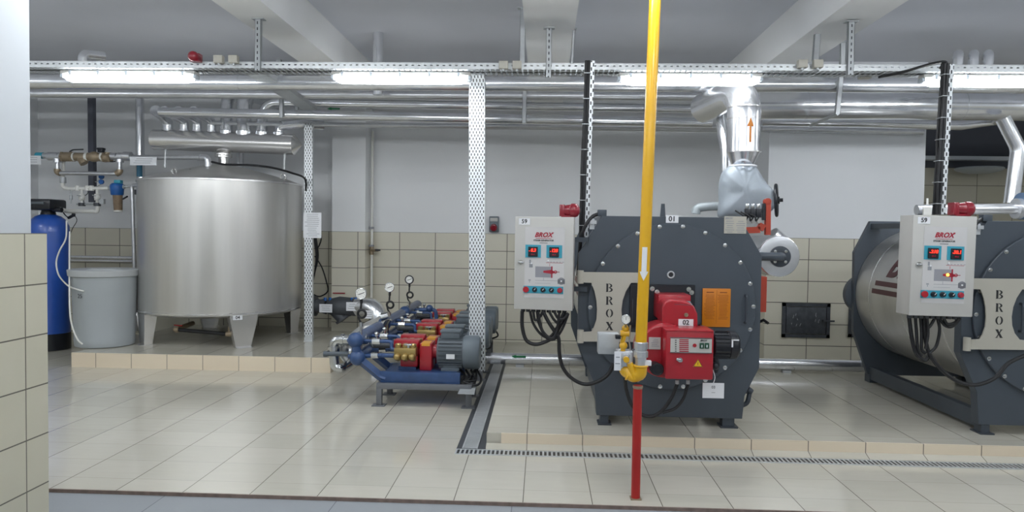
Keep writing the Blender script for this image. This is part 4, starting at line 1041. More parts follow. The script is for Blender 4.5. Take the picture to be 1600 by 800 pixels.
# side logo on the drum (left side)
def cylmap(ys, zs, side=-1):
    def f(co):
        u = ys - co.x; a = co.y/DR + zs      # letters read from the left side
        return V((BXc - (DR+.004+co.z)*math.cos(a), u, 1.125 + (DR+.004+co.z)*math.sin(a)))
    return f
MB().text('BROX', .40, (0, 0, 0), ext=.001, shear=.35, off=.012, fn=cylmap(7.06, .47)).build('drum_lettering', LOGO, bo, smooth=0)
s = MB()
for k, a0_ in enumerate((.155, .035)):
    s = MB()
    for j in range(24):
        y0 = 7.78+.05*k-j*.058; y1 = y0-.058; rr_ = DR+.003
        p = [V((BXc-rr_*math.cos(a), y, 1.125+rr_*math.sin(a))) for y, a in ((y0, a0_), (y1, a0_), (y1, a0_+.07), (y0, a0_+.07))]
        s.poly3(p, (-.001, 0, 0))
    s.build('drum_stripe', LOGO, bo, smooth=0)
q_ = at(1346, 459, 8.42); MB().lathe((q_.x-3.19, REAR, q_.z), (0, 1, 0), [(0, .16), (.02, .225), (.09, .225), (.10, .19), (.1, 0)], 40).build('rear_cover', GREY, bo)
# round door
cd = B(1048, 479)
dr_ = MB().lathe((cd.x, BY, cd.z), (0, -1, 0), [(-.01, .705), (.028, .705), (.034, .698), (.034, 0)], 96).build('front_door', GREY, bo, smooth=30)
R = 125/F_PX*BY*1.0
for k in range(22):
    an_ = 2*PI*(k+.42)/22
    x, z = cd.x+R*math.sin(an_), cd.z+R*math.cos(an_)
    MB().lathe((x, BY-.033, z), (0, -1, 0), [(0, .018), (.004, .018), (.005, .011), (.014, .011), (.015, 0)], 12).build('bolt', CHROME, dr_)
p = B(1047, 429)
MB().torus((p.x, BY-.038, p.z), (0, 1, 0), .026, .007).build('peephole_ring', GALVD, dr_)
MB().cyl((p.x, BY-.03, p.z), (p.x, BY-.037, p.z), .022).build('peephole', INK, dr_)
for px, y0, y1 in ((1163, 461, 503), (987, 463, 505)):
    a, b = B(px, y0), B(px, y1)
    MB().tube([V((a.x, BY-.02, a.z)), V((a.x, BY-.07, a.z)), V((a.x, BY-.07, b.z)), V((a.x, BY-.02, b.z))], .010, fil=.02, seg=8).build('grab_bar', GREYD, dr_)
# hinge plate with stencilled name
a = B(905, 425, BY-.06); 
def hp(px, py): q = at(px, py, BY-.08); return (q.x, q.z)
L_ = [hp(924, 442), hp(929, 455), hp(932, 470), hp(933, 484), hp(932, 499), hp(928, 511), hp(924, 518)]
R_ = [hp(984, 519), hp(976, 509), hp(972, 497), hp(971, 484), hp(973, 469), hp(978, 455), hp(986, 442)]
poly = [hp(904, 425), hp(904, 441)] + L_ + [hp(904, 519), hp(904, 533.5), hp(999, 534.5), hp(999, 520)] + R_ + [hp(999, 442), hp(999, 426)]
HP = MB().prism(poly, BY-.08, BY-.068).build('hinge_plate', CREAM, bo, smooth=0)
for py in (433, 526):
    p = at(907, py, BY-.08); MB().cyl((p.x, BY-.06, p.z-.055), (p.x, BY-.06, p.z+.055), .028, seg=16).build('hinge_barrel', CREAM, HP)
    p = at(994, py, BY-.08); MB().box((p.x-.03, BY-.068, p.z-.03), (p.x+.03, BY-.03, p.z+.03)).build('hinge_bracket', CREAM, HP, smooth=0)
# stencil letters
def stencil(ch, cx, cz, h, w, s, Y):
    t_ = h*.0; 
    def rc(x0, z0, x1, z1): s.box((cx+(x0-.5)*w, Y, cz+(z0-.5)*h), (cx+(x1-.5)*w, Y+.001, cz+(z1-.5)*h))
    def pl(pts): s.poly3([(cx+(x-.5)*w, Y, cz+(z-.5)*h) for x, z in pts], (0, .001, 0))
    def arcband(c, ro, ri, a0, a1, n=10):
        po = [(c[0]+ro[0]*math.cos(math.radians(a0+(a1-a0)*i/n)), c[1]+ro[1]*math.sin(math.radians(a0+(a1-a0)*i/n))) for i in range(n+1)]
        pi_ = [(c[0]+ri[0]*math.cos(math.radians(a0+(a1-a0)*i/n)), c[1]+ri[1]*math.sin(math.radians(a0+(a1-a0)*i/n))) for i in range(n+1)]
        for i in range(n): pl([po[i], po[i+1], pi_[i+1], pi_[i]])
    if ch == 'B':
        rc(.02, .93, .30, 1); rc(.02, 0, .30, .07); rc(.06, 0, .33, 1)
        arcband((.46, .75), (.42, .25), (.18, .16), -80, 80); arcband((.46, .26), (.50, .26), (.24, .17), -80, 80)
        rc(.38, .93, .55, 1); rc(.38, .47, .55, .54); rc(.38, 0, .55, .07)
    if ch == 'R':
        rc(.02, .93, .30, 1); rc(0, 0, .40, .06); rc(.06, 0, .33, 1)
        arcband((.44, .74), (.44, .26), (.20, .17), -85, 80); rc(.38, .93, .52, 1); rc(.38, .45, .52, .52)
        pl([(.46, .44), (.66, .46), (.96, .05), (1.02, 0), (.76, 0), (.70, .05)])
    if ch == 'O':
        arcband((.5, .5), (.5, .5), (.26, .43), 100, 260, 14); arcband((.5, .5), (.5, .5), (.26, .43), -80, 80, 14)
    if ch == 'X':
        pl([(.0, 1), (.34, 1), (1, 0), (.68, 0)]); pl([(.72, 1), (.92, 1), (.64, .58), (.56, .66)]); pl([(.08, 0), (.24, 0), (.46, .36), (.38, .44)])
        rc(.0, .95, .38, 1); rc(.66, .95, 1, 1); rc(0, 0, .34, .05); rc(.62, 0, 1.04, .05)
s = MB()
for ch, py in (('B', 449.7), ('R', 469.8), ('O', 489.4), ('X', 509.5)):
    p = at(952.3, py, BY-.0815); stencil(ch, p.x, p.z, 12.8/F_PX*BY, 11/F_PX*BY, s, BY-.0815)
s.build('stencil_lettering', INK, HP, smooth=0)
# labels, plates
p = B(1050, 343); q = plate_number('01', (p.x, BY-.006, p.z+.004), .105, .065, bo); q['skip_copy'] = 1
p = B(1148.5, 351.5)
q = MB().cbox((p.x, BY-.005, p.z), (.185, .004, .145)).build('name_plate', CREAM, bo, smooth=0)
s = MB().text('BROX', .022, (p.x-.055, BY-.008, p.z+.055), shear=.3, off=.0006)
for k in range(6):
    for j in range(2): s.cbox((p.x-.045+.09*j, BY-.0075, p.z+.03-.018*k), (random.uniform(.04, .075), .001, .005))
s.build('print_line', INKG, q, smooth=0)
MB().cbox((B(1117, 480).x, BY-.045, B(1117, 480).z), (.235, .02, .325), .006).build('document_pocket', ORANGEL, bo, label='orange document pocket holding two printed sheets')
dpk = bo.children[-1] if False else [o for o in kids(bo) if o.name.startswith('document_pocket')][0]
s = MB()
for cx_, t_ in ((-.055, 'OPERATION'), (.056, 'WARNING')):
    c0 = B(1117, 480); s.cbox((c0.x+cx_, BY-.056, c0.z+.13), (.06, .001, .009))
    for k in range(17): s.cbox((c0.x+cx_+random.uniform(-.004, .004), BY-.056, c0.z+.108-.0125*k), (random.uniform(.06, .09), .001, .0035))
s.cbox((c0.x, BY-.056, c0.z+.01), (.002, .001, .28))
s.build('print_line', mat('orange_print', '8a4a08', .5), dpk, smooth=0)
# top details: junction box, cable, lug
p = B(941.5, 331.5)
MB().box((p.x-.04, BY-.0, ftop-.005), (p.x+.035, BY+.07, ftop+.052), .004).build('cable_box', GREY, bo)
s = MB(); s.curve([B(936, 334, BY+.03), B(925, 339, 6.12), B(914, 354, 6.1), B(908, 372, 6.12), B(906, 392, 6.2), B(903, 430, 6.3)], .016)
s.build('cable', BLACK, bo)
p = B(926, 350); MB().box((p.x-.025, BY-.01, p.z-.045), (p.x+.015, BY+.0, p.z+.045)).box((p.x-.02, BY-.03, p.z+.0), (p.x+.03, BY-.005, p.z+.03)).build('side_bracket', GALVD, bo, smooth=0)
a = B(1037, 338); MB().poly3([(a.x-.022, BY+.04, ftop), (a.x+.022, BY+.04, ftop), (a.x+.014, BY+.04, ftop+.11), (a.x-.014, BY+.04, ftop+.11)], (0, .02, 0)).build('lifting_lug', GREY, bo, smooth=0)
# right side: red gasket edge, handle, drain hook
a, b = B(1189, 432, 6.3), B(1197, 487, 6.3); q = MB().box((a.x-.02, 6.26, b.z), (a.x+.04, 6.5, a.z)).build('side_cover', ORANGE, bo, smooth=0)
s = MB().tube([B(1187, 503, 6.2), B(1193, 500, 6.15), B(1200, 505, 6.1)], .012); s.build('side_handle', BLACK, bo)
s = MB().tube([B(1163, 612, 6.25), B(1172, 610, 6.25), B(1168, 630, 6.25), B(1158, 634, 6.25)], .02, fil=.03).cyl(B(1168, 608, 6.25), B(1174, 613, 6.25), .028); s.build('drain_hook', GREYD, bo)
# economiser drum with flange on the right
fc = at(1214.5, 400.5, 6.55)
ec = MB().lathe((fc.x, 6.5, fc.z), (0, 1, 0), [(0, .155), (.004, .178), (.012, .185), (.03, .185), (.7, .185), (.72, .16)], 48).build('side_drum', ALU, bo)
MB().lathe((fc.x, 6.5, fc.z), (0, -1, 0), [(-.01, .178), (.002, .178), (.004, .17), (.004, .092)], 48).build('drum_face', ALU2, ec)
MB().lathe((fc.x+.005, 6.505, fc.z), (0, -1, 0), [(0, .094), (.022, .094), (.024, .088), (.024, 0)], 32).build('flange', GREYD, ec)
for k in range(4):
    an_ = PI/4+k*PI/2; MB().lathe((fc.x+.005+.066*math.cos(an_), 6.483, fc.z+.066*math.sin(an_)), (0, -1, 0), [(0, .014), (.008, .014), (.009, 0)], 10).build('bolt', CHROME, ec)
MB().tube([V((fc.x+.01, 6.48, fc.z)), V((fc.x+.0, 6.42, fc.z)), V((1.80, 6.42, fc.z+.0)), V((1.80, 6.5, fc.z))], .038, fil=.06).build('flange_pipe', GREY, ec)
MB().cyl(at(1192, 380, 6.9), at(1213, 398, 6.9), .19, .19).build('drum_sleeve', ALU, ec)

# ---- boiler two
bo2 = dup(bo, (BXc+3.19, 7.2, PZ_), label='second grey steam boiler at the right edge, its steel drum seen from the side', skip=('document_pocket', 'name_plate'))

# controller rack on boiler one
r = thing('level_controller', 'orange bracket with black and white level controllers on top of the first boiler', 'controller', (1.78, 6.5, 1.9))
YC = 6.35
def cb(x0, y0, x1, y1, d0, d1, bev=0):
    a, b = at(x0, y0, YC), at(x1, y1, YC); return MB().box((a.x, YC+d0, b.z), (b.x, YC+d1, a.z), bev)
s = MB(); a = at(1199, 316, YC); b = at(1200, 370, YC)
def band(pts, w_, m_, name, par, d=.05):
    s_ = MB()
    for i in range(len(pts)-1):
        p0, p1 = at(*pts[i], YC), at(*pts[i+1], YC); n_ = (p1-p0).normalized(); n_ = V((-n_.z, 0, n_.x))*(w_/2)
        s_.poly3([p0-n_, p1-n_, p1+n_, p0+n_], (0, d, 0))
    return s_.build(name, m_, par, smooth=0)
band([(1201, 317), (1200.5, 367)], .042, ORANGE, 'post', r)
band([(1165, 360), (1188, 359), (1193, 350)], .055, ORANGE, 'arm', r)
MB().cyl(at(1200, 315, YC), at(1200, 315, YC)+V((0, .05, 0)), .03).build('post_cap', ORANGE, r)
for k in range(3):
    x = 1165+k*8.6
    cb(x, 326, x+7.6, 340, 0, .05, .004).build('relay', BLACKP, r)
    cb(x+1, 318, x+6, 326, 0.01, .04, .003).build('relay_head', CHROME, r)
    cb(x+1, 343, x+6, 349, 0.0, .03, .002).build('terminal', BOXP, r)
    s = MB(); s.curve([at(x+3, 340, YC-.01), at(x-1, 345, YC-.03), at(x-3, 338, YC-.03), at(x-16, 329+k*2, YC+.02)], .007); s.build('lead', BLACK, r)
cb(1192, 318, 1196, 344, .0, .03).build('side_plate', BLACKP, r, smooth=0)

# steam outlet on boiler one: jacketed valve, handwheel, insulated riser
r = thing('steam_valve', 'steam stop valve wrapped in a grey cloth jacket with a black handwheel', 'valve', (1.7, 7.0, 1.93))
YJ = 6.95
p0, p1, p2, p3, p4 = (at(x, y, YJ) for x, y in ((1147, 335), (1148, 305), (1152, 284), (1158, 266), (1160, 256)))
rings_ = []
bmv = MB()
def noise_r(a, t): return 1+.035*math.sin(3*a+5*t)+.03*math.sin(6*a-9*t+1)+.022*math.sin(11*a+14*t)
outl = [(1123, 338), (1124.5, 315), (1124, 295), (1126, 280), (1130, 269), (1137, 262), (1143, 258), (1150, 261), (1158, 256), (1166, 261), (1174, 257), (1180, 262), (1184, 268), (1190, 278), (1197, 288), (1204, 295), (1209, 303), (1209, 322), (1203, 330), (1192, 332), (1182, 333), (1172, 335), (1166, 338), (1150, 339), (1136, 339)]
def smooth_closed(p_, n_=3):
    out = []
    m_ = len(p_)
    for i in range(m_):
        a_, b_, c_, d_ = p_[i-1], p_[i], p_[(i+1) % m_], p_[(i+2) % m_]
        for k in range(n_):
            t_ = k/n_; out.append(.5*((2*b_)+(c_-a_)*t_+(2*a_-5*b_+4*c_-d_)*t_*t_+(3*b_-a_-3*c_+d_)*t_**3))
    return out
base = smooth_closed([at(x, y, YJ) for x, y in outl]); cen = at(1158, 300, YJ)
rows = []
for i in range(17):
    t_ = -1+2*i/16; sc_ = max(.02, (1-abs(t_)**2.6))**.42
    row = []
    for k, q_ in enumerate(base):
        d_ = q_-cen; l_ = d_.length; ang = math.atan2(d_.z, d_.x)
        wr = 1+.016*math.sin(5*ang+4*t_+16*l_)*(1-abs(sc_-.6))+.012*math.sin(11*ang-7*t_)+.015*math.sin(17*ang+5*t_+2)
        dep = .17 + .01*math.sin(3*ang+1)
        row.append(cen + d_*(sc_*wr if sc_ < .98 else 1) + V((0, t_*dep, 0)))
    rows.append(row)
bmv.rings(rows)
jk = bmv.build('cloth_jacket', CLOTH, r, smooth=70)
MB().torus(at(1160, 260, YJ), (0, 0, 1), .125, .010).build('tie_cord', PAPER, r)
hw = at(1213, 313, YJ); ax_ = V((1, -.36, .05)).normalized(); u_, w_ = orth(ax_)
s = MB().torus(hw, ax_, .145, .016, 32, 8)
wh = s.build('handwheel', BLACKP, r)
for k in range(5):
    an_ = 2*PI*k/5; MB().cyl(hw, hw+(u_*math.cos(an_)+w_*math.sin(an_))*.142, .011, seg=8).build('spoke', BLACKP, wh)
MB().cyl(hw-ax_*.09, hw+ax_*.06, .018, seg=10).cyl(hw-ax_*.02, hw+ax_*.03, .035, seg=12).build('hub', BLACKP, wh)
# insulated riser with cone, elbow and yellow arrow
r = thing('boiler_riser', 'fat shiny insulated riser with a cone and an orange arrow over the first boiler', 'pipe', at(1161, 250, YJ+.05))
YR_ = YJ+.05
pts = [at(1162, 236, YR_), at(1163, 150, YR_)]; ct = at(1163, 165, YR_)
z_e = at(1163, 140, YR_).z
MB().tube([at(1161, 238, YR_), V((ct.x, YR_, z_e)), V((ct.x-.22, YR_+.75, z_e-.05))], .155, fil=.24, seg=36).build('jacket_pipe', ALU, r, smooth=50)
MB().cyl(at(1160, 258, YR_), at(1161, 238, YR_), .10, .155, seg=36).build('cone', ALU, r)
s = MB()
for y in (238, 186, 168): p = at(1162, y, YR_); s.cyl(p-V((0, 0, .006)), p+V((0, 0, .006)), .159, seg=36)
s.build('seam', DRUM, r)
p = at(1166, 225, YR_); p1 = at(1166, 200, YR_); rr_ = .158
def arrow_pts(prof_):
    out = []
    for dx_, z in prof_:
        a_ = dx_/rr_ + .12; out.append(V((ct.x+rr_*math.sin(a_), YR_-rr_*math.cos(a_), z)))
    return out
s = MB(); s.poly3(arrow_pts([(-.008, p.z-.0), (.010, p.z), (.010, p1.z), (-.008, p1.z)]), (0, -.002, 0))
s.poly3(arrow_pts([(-.030, p1.z-.005), (.032, p1.z-.005), (.001, p1.z+.08)]), (0, -.002, 0))
s.build('flow_arrow', ORANGEL, r, smooth=0)
# second thin riser behind it
r = thing('relief_pipe', 'thinner shiny pipe left of the fat riser, coming down behind the cloth jacket', 'pipe', at(1133, 300, 7.5))
MB().tube([at(1103, 150, 7.9)+V((.1, .3, .1)), at(1130, 168, 7.7), at(1128, 196, 7.55), at(1135, 230, 7.5), at(1135, 262, 7.5), at(1136, 318, 7.5)], .062, fil=.08, seg=20, bands=.35).build('pipe', ALU, r)
s = MB().tube([at(1123, 178, 7.7), at(1134, 148, 7.7), at(1150, 140, 7.9)], .13, fil=.1, seg=26); s.build('upper_elbow', ALU, r)
# silver bend lying behind boiler one
s = MB().tube([at(1087, 334, 7.3), at(1088, 325, 7.3), at(1110, 322, 7.3), at(1150, 323, 7.3)], .045, fil=.12, bands=0)
tag(s.build('vent_bend', mat('grey_lagging', 'a9b1b5', .45, .3)), 'grey lagged pipe bend on top of the first boiler, left of the cloth jacket', 'pipe')

# ---- boiler two: pipes
r = thing('boiler_riser', 'angled shiny insulated pipe dropping at the right photo edge over the second boiler', 'pipe', at(1578, 315, 8.1))
MB().tube([at(1567, 185, 8.1), at(1591, 232, 8.1), at(1580, 318, 8.1)], .075, fil=.06, seg=24, bands=.3).build('pipe', ALU, r)
s = MB().tube([at(1432, 328, 7.2), at(1500, 327, 7.2), at(1592, 326, 7.2)], .052, bands=0).cyl(at(1586, 326, 7.2), at(1594, 326, 7.2), .10, seg=24)
tag(s.build('vent_pipe', ALU2), 'silvery pipe lying on top of the second boiler behind its control cabinet', 'pipe')
s = MB().cyl(at(1594, 322, 7.2), at(1602, 322, 7.2), .13, seg=24)
tag(s.build('pipe_flange', mat('flange_blue', '5b7391', .45)), 'bluish flange on the silvery pipe at the right photo edge', 'flange')
s = MB().box((at(1443, 335, 7.0).x, 7.0, at(1443, 336, 7.0).z), (at(1456, 323, 7.0).x, 7.02, at(1456, 323, 7.0).z)).cyl(at(1449, 323, 7.2), at(1449, 310, 7.2), .01)
tag(s.build('pipe_bracket', PVC, smooth=0), 'white bracket on top of the second boiler behind its cabinet left corner', 'bracket')
plc = at(1487, 329.5, 6.9); r = thing('pipe_label', 'white pipe label reading 52 behind the second cabinet', 'label', plc)
plate_number('52', plc, .10, .05, r, name='plate')
c0 = at(1530, 262, 12.2)
q = MB().lathe(c0, (0, 0, -1), [(0, .34), (.02, .36), (.05, .33), (.09, .2), (.1, 0)], 32)
tag(q.build('wall_lamp', BARREL), 'shallow round unlit lamp in the tiled recess behind the second boiler', 'lamp')

# ================================================================ CONTROL CABINETS
def cabinet(n):
    r = thing('control_cabinet', 'x', 'cabinet', (0, 0, 0), 'control cabinets of the boilers')
    W, Hh, D = .245, .385, .20
    MB().box((-W+.012, .012, -Hh), (W-.012, D, Hh), .004).build('body', BOXP, r)
    dr = MB().box((-W, -.008, -Hh), (W, .012, Hh), .005).build('door', BOXP, r)
    MB().box((-.158, -.0105, -.285), (.172, -.0078, .30)).build('overlay', PANEL, dr, smooth=0)
    Yf = -.0112
    MB().text('BROX', .052, (-.005, Yf, .235), shear=.35, off=.0022, space=1.05).box((-.068, Yf, .2045), (.062, Yf+.001, .2085)).text('®', .02, (.072, Yf, .25)).build('logo', INKR, dr, smooth=0)
    MB().text('STEAM GENERATOR', .0185, (-.002, Yf, .19), off=.0004).box((-.035, Yf, .167), (.031, Yf+.001, .171)).build('lettering', INK, dr, smooth=0)
    for x, t_ in ((-.088, '8.3' if n == 1 else '218'), (.088, '128' if n == 1 else '30.1')):
        b_ = MB().box((x-.065, Yf-.004, .048), (x+.065, -.009, .153)).build('bezel', TEAL, dr, smooth=0)
        c_ = MB().box((x-.04, Yf-.016, .055), (x+.04, Yf-.003, .137), .004).build('digital_display', BLACKP, dr, smooth=0)
        MB().text(t_, .036, (x+.004, Yf-.018, .108), shear=.15, off=.0012).box((x-.032, Yf-.0185, .099), (x-.026, Yf-.0165, .105)).build('digits', LED, c_, smooth=0)
        MB().text('88:8', .018, (x+.0, Yf-.018, .074), off=.0002).build('dim_digits', INKR, c_, smooth=0)
    # mimic diagram
    s_ = MB().box((-.068, Yf, -.115), (.075, Yf+.001, -.025)); s_.build('diagram_boiler', mat('diagram_grey', '8e8f96', .5), dr, smooth=0)
    s_ = MB().box((.065, Yf-.001, -.117), (.076, Yf, -.022)).poly3([(0, Yf-.001, -.06), (.07, Yf-.001, -.05), (.09, Yf-.001, -.064), (.115, Yf-.001, -.067), (.07, Yf-.001, -.085), (0, Yf-.001, -.075)], (0, .001, 0)).torus((.1, Yf, -.068), (0, 1, 0), .011, .003).box((.11, Yf, -.07), (.135, Yf+.001, -.065)).box((.05, Yf, -.022), (.053, Yf+.001, .0)).box((.02, Yf, .005), (.18-.02, Yf+.001, .008))
    s_.build('diagram_flame', INKR, dr, smooth=0)
    s_ = MB().lathe((.15, Yf+.001, -.142), (0, -1, 0), [(0, .03), (.001, .03), (.001, 0)], 20).box((.12, Yf, -.165), (.18, Yf+.001, -.125)); s_.build('diagram_tank', mat('diagram_grey', '8e8f96', .5), dr, smooth=0)
    s_ = MB().box((-.068, Yf, -.142), (.12, Yf+.001, -.139)).box((.0, Yf, -.14), (.003, Yf+.001, -.117)).box((-.12, Yf, .0), (-.105, Yf+.001, .03)).box((-.12, Yf, -.035), (-.09, Yf+.001, -.005)).box((-.125, Yf, -.145), (-.105, Yf+.001, -.135)).box((-.118, Yf, -.16), (-.112, Yf+.001, -.148)).box((-.07, Yf, -.165), (.06, Yf+.001, -.163))
    for k in range(6): s_.box((.03+.025*k, Yf, .012), (.045+.025*k, Yf+.001, .016))
    s_.build('diagram_line', INKG, dr, smooth=0)
    for x, z in ((.04, .045-.02), (.15, -.142), (-.1, -.0)):
        MB().cyl((x, Yf, z), (x, Yf-.004, z), .007, seg=12).build('indicator', PAPER, dr)
    if n == 2: MB().cyl((.035, Yf, -.066), (.035, Yf-.006, -.066), .010, seg=14).build('pilot_light', LAMPY, dr)
    MB().box((-.165, Yf-.002, -.248), (.168, -.009, -.188)).build('switch_strip', TEAL, dr, smooth=0)
    for k, x in enumerate((-.142, -.07, 0, .07, .14)):
        if k in (0, 4):
            MB().lathe((x, Yf, -.218), (0, -1, 0), [(0, .022), (.014, .022), (.017, .026 if k == 0 else .018), (.024, .024 if k == 0 else .016), (.025, 0)], 20).build('push_button', RED if k == 0 else INKR, dr)
        else:
            kn = MB().lathe((x, Yf, -.218), (0, -1, 0), [(0, .021), (.010, .021), (.012, .018), (.026, .017), (.027, 0)], 20).build('rotary_switch', BLACKP, dr)
            MB().cbox((x+.004, Yf-.028, -.213), (.004, .002, .018), rot=Matrix.Rotation(.7, 3, 'Y')).build('pointer', PAPER, kn, smooth=0)
    s_ = MB().box((-.215, Yf-.014, -.0), (-.165, Yf+.0, .015), .005).cyl((-.19, -.008, .008), (-.19, Yf-.012, .008), .018, seg=14); s_.build('door_handle', CHROME, dr)
    plate_number('59', (-.165, -.0095, .345), .095, .052, dr)
    for k in range(9):
        x = -.185+.044*k
        MB().cyl((x, .09, -Hh), (x, .09, -Hh-.03), .019, seg=10).build('cable_gland', IRON, r)
    for z in (-.22, .20):
        q_ = MB().box((-.10, D, z-.02), (W+.10, D+.04, z+.02))
        if n == 2: q_.box((W+.06, D, z-.02), (W+.10, .505, z+.02))
        q_.build('support_bar', GREYD, r, smooth=0)
    return r
c1 = (at(807, 337, 5.93)+at(895, 337, 5.93)+at(804, 485, 5.93)+at(892.5, 487, 5.93))/4
cab = cabinet(1); cab.location = (c1.x, 5.93, c1.z); cab.rotation_euler = (0, 0, math.radians(-9))
cab['label'] = 'first light grey control cabinet, left of the boiler with the red burner'
c2 = (at(1426, 338, 5.62)+at(1531, 341, 5.62)+at(1414, 489, 5.62)+at(1520, 494, 5.62))/4
cab2 = cabinet(2); cab2.location = (c2.x, 5.62, c2.z); cab2.rotation_euler = (0, math.radians(.8), math.radians(3))
cab2['label'] = 'second light grey control cabinet, at right with a glowing orange pilot light'
siren('alarm_siren', (at(892, 337, 6.02).x, 6.02, c1.z+.387), (.9, -.3, 0), 'red siren on top of the first control cabinet', 1.25)
siren('alarm_siren', (at(1506, 340, 5.72).x, 5.72, c2.z+.387), (1, -.1, 0), 'red siren on top of the second control cabinet', 1.25)
# cabinet cables
r = thing('cabinet_cables', 'black cables looping below the first control cabinet into the boiler', 'cables', at(850, 590, 5.95), 'looping cabinet cables')
YQ = 5.97
runs = [
 [(816, 486), (816, 510), (822, 531), (835, 538), (850, 535), (865, 526), (876, 507), (885, 489)],
 [(828, 486), (833, 505), (845, 522), (858, 527), (870, 512), (880, 489)],
 [(839, 486), (842, 505), (853, 527), (866, 530), (878, 515), (888, 490)],
 [(848, 486), (857, 503), (868, 520), (873, 530), (874, 551), (879, 573), (892, 590), (912, 600), (932, 597), (950, 585), (959, 568)],
 [(833, 486), (836, 500), (843, 496), (848, 487)],
 [(858, 487), (866, 500), (874, 505), (880, 489)],
 [(866, 487), (872, 497), (880, 498), (888, 489)],
 [(841, 488), (847, 515), (860, 528), (869, 520), (874, 489)],
 [(866, 489), (871, 510), (866, 530), (870, 560)]]
for k, c_ in enumerate(runs[:8]):
    MB().curve([at(x, y, (YQ-.01*k if i < len(c_)-3 or k != 3 else 5.9)) for i, (x, y) in enumerate(c_)], .0155 if k in (0, 3) else .011).build('cable', BLACK, r)
r = thing('cabinet_cables', 'black cables looping below the second control cabinet along its boiler', 'cables', at(1460, 600, 5.8), 'looping cabinet cables')
runs2 = [
 [(1420, 492), (1425, 530), (1432, 553), (1445, 563), (1452, 555)],
 [(1430, 493), (1432, 520), (1434, 545), (1440, 556)],
 [(1438, 493), (1440, 520), (1440, 545), (1446, 552)],
 [(1444, 493), (1446, 530), (1455, 558), (1478, 584), (1502, 598), (1528, 601), (1555, 590), (1575, 568), (1602, 555)],
 [(1464, 494), (1468, 515), (1463, 540), (1452, 552)],
 [(1466, 494), (1476, 508), (1488, 510), (1500, 497)],
 [(1462, 494), (1455, 507), (1448, 515)],
 [(1473, 494), (1480, 506), (1492, 504), (1497, 497)],
 [(1448, 493), (1450, 520), (1446, 545)]]
for k, c_ in enumerate(runs2):
    MB().curve([at(x, y, 5.76-.006*k) for x, y in c_], .0155 if k in (0, 3) else .012).build('cable', BLACK, r)

# ================================================================ BURNER
bu = thing('gas_burner', 'red gas burner with a black motor mounted on the first boiler door', 'burner', at(1060, 520, 5.8))
def bx(x0, y0, x1, y1, Y0, Y1, bev=0, mb=None):
    a, b = at(x0, y0, Y0), at(x1, y1, Y0); return (mb or MB()).box((a.x, Y0, b.z), (b.x, Y1, a.z), bev)
FD = BY-.034
bx(985, 444, 1085, 512, FD-.045, FD-.002).build('mounting_plate', BLACKP, bu, smooth=0)
for px, py in ((1019, 451), (1026.5, 456), (1076, 452), (1080.5, 457)):
    p = at(px, py, FD-.05); MB().lathe((p.x, FD-.045, p.z), (0, -1, 0), [(0, .02), (.012, .02), (.012, .011), (.013, 0)], 14).build('bolt', CHROME, bu)
# neck and head
bx(1029, 460, 1079, 500, 5.80, FD-.04, .012).build('neck_flange', RED, bu)
prof = [at(x, y, 5.62) for x, y in ((1035, 520), (1034, 480), (1038, 471), (1047, 468), (1074, 471), (1084, 478), (1089, 490), (1090, 520))]
MB().prism([(p.x, p.z) for p in prof], 5.60, 5.86).build('air_hood', RED, bu, smooth=50, bev=.012)
a = at(1051, 473, 5.60)
MB().poly3([at(1048, 471.5, 5.70)+V((0, 0, .012)), at(1078, 473.5, 5.70)+V((0, 0, .012)), at(1082, 477, 5.60), at(1054, 476, 5.60)], (0, -.002, .003)).build('hood_grille', MOTOR, bu, smooth=0)
p = at(1072, 492, 5.60); MB().lathe((p.x, 5.598, p.z), (0, -1, 0), [(0, .016), (.006, .016), (.007, .008), (.003, .008), (.003, 0)], 16).build('sight_glass', BRONZE, bu)
p = at(1071.5, 504, 5.60); plate_number('02', (p.x, 5.597, p.z), .115, .055, bu)
# volute
cv = at(1030, 545, 5.62)
prof = []
for k in range(33):
    an_ = 2*PI*k/32; rr_ = .215
    prof.append((cv.x+.03+rr_*math.cos(an_)*1.0, cv.z+rr_*math.sin(an_)*.98))
MB().prism(prof, 5.52, 5.80).build('fan_volute', RED, bu, smooth=50, bev=.02)
bx(1014, 527, 1032, 546, 5.512, 5.52).build('data_plate', BOXP, bu, smooth=0)
s = MB()
p = at(1023, 536, 5.512)
for k in range(5): s.cbox((p.x+random.uniform(-.01, .01), 5.511, p.z+.028-.013*k), (random.uniform(.03, .06), .001, .004))
s.build('print_line', INKG, bu, smooth=0)
p = at(1023, 574, 5.5); MB().cyl((p.x, 5.52, p.z), (p.x, 5.42, p.z), .045, seg=20).torus((p.x+.01, 5.42, p.z), (0, 1, 0), .042, .006).build('gas_inlet', BLACKP, bu)
# red control box
YX = 5.34
cbx = bx(1041, 516, 1114, 594, YX, 5.58, .01).build('control_box', RED, bu)
bx(1040, 515, 1115, 519, YX-.006, 5.59, .002).build('lid_edge', RED, cbx)
pn = bx(1048, 528.5, 1112, 551.5, YX-.006, YX+.002).build('panel', BOXP, cbx, smooth=0)
bx(1047, 527, 1113, 529, YX-.009, YX).build('panel_rim', MOTORD, cbx, smooth=0); bx(1047, 550.5, 1113, 552.5, YX-.009, YX).build('panel_rim', MOTORD, cbx, smooth=0)
s = MB()
for k in range(7): bx(1061.5, 530+3*k, 1076, 532+3*k, YX-.0075, YX-.006, mb=s)
s.build('red_scale', INKR, pn, smooth=0)
s = MB()
for k in range(6): bx(1055, 531+3.4*k, 1057, 532.4+3.4*k, YX-.0075, YX-.006, mb=s)
p = at(1099, 532, YX); s.text('BROX', .018, (p.x, YX-.0075, p.z), shear=.3, off=.0003)
s.build('print_line', INK, pn, smooth=0)
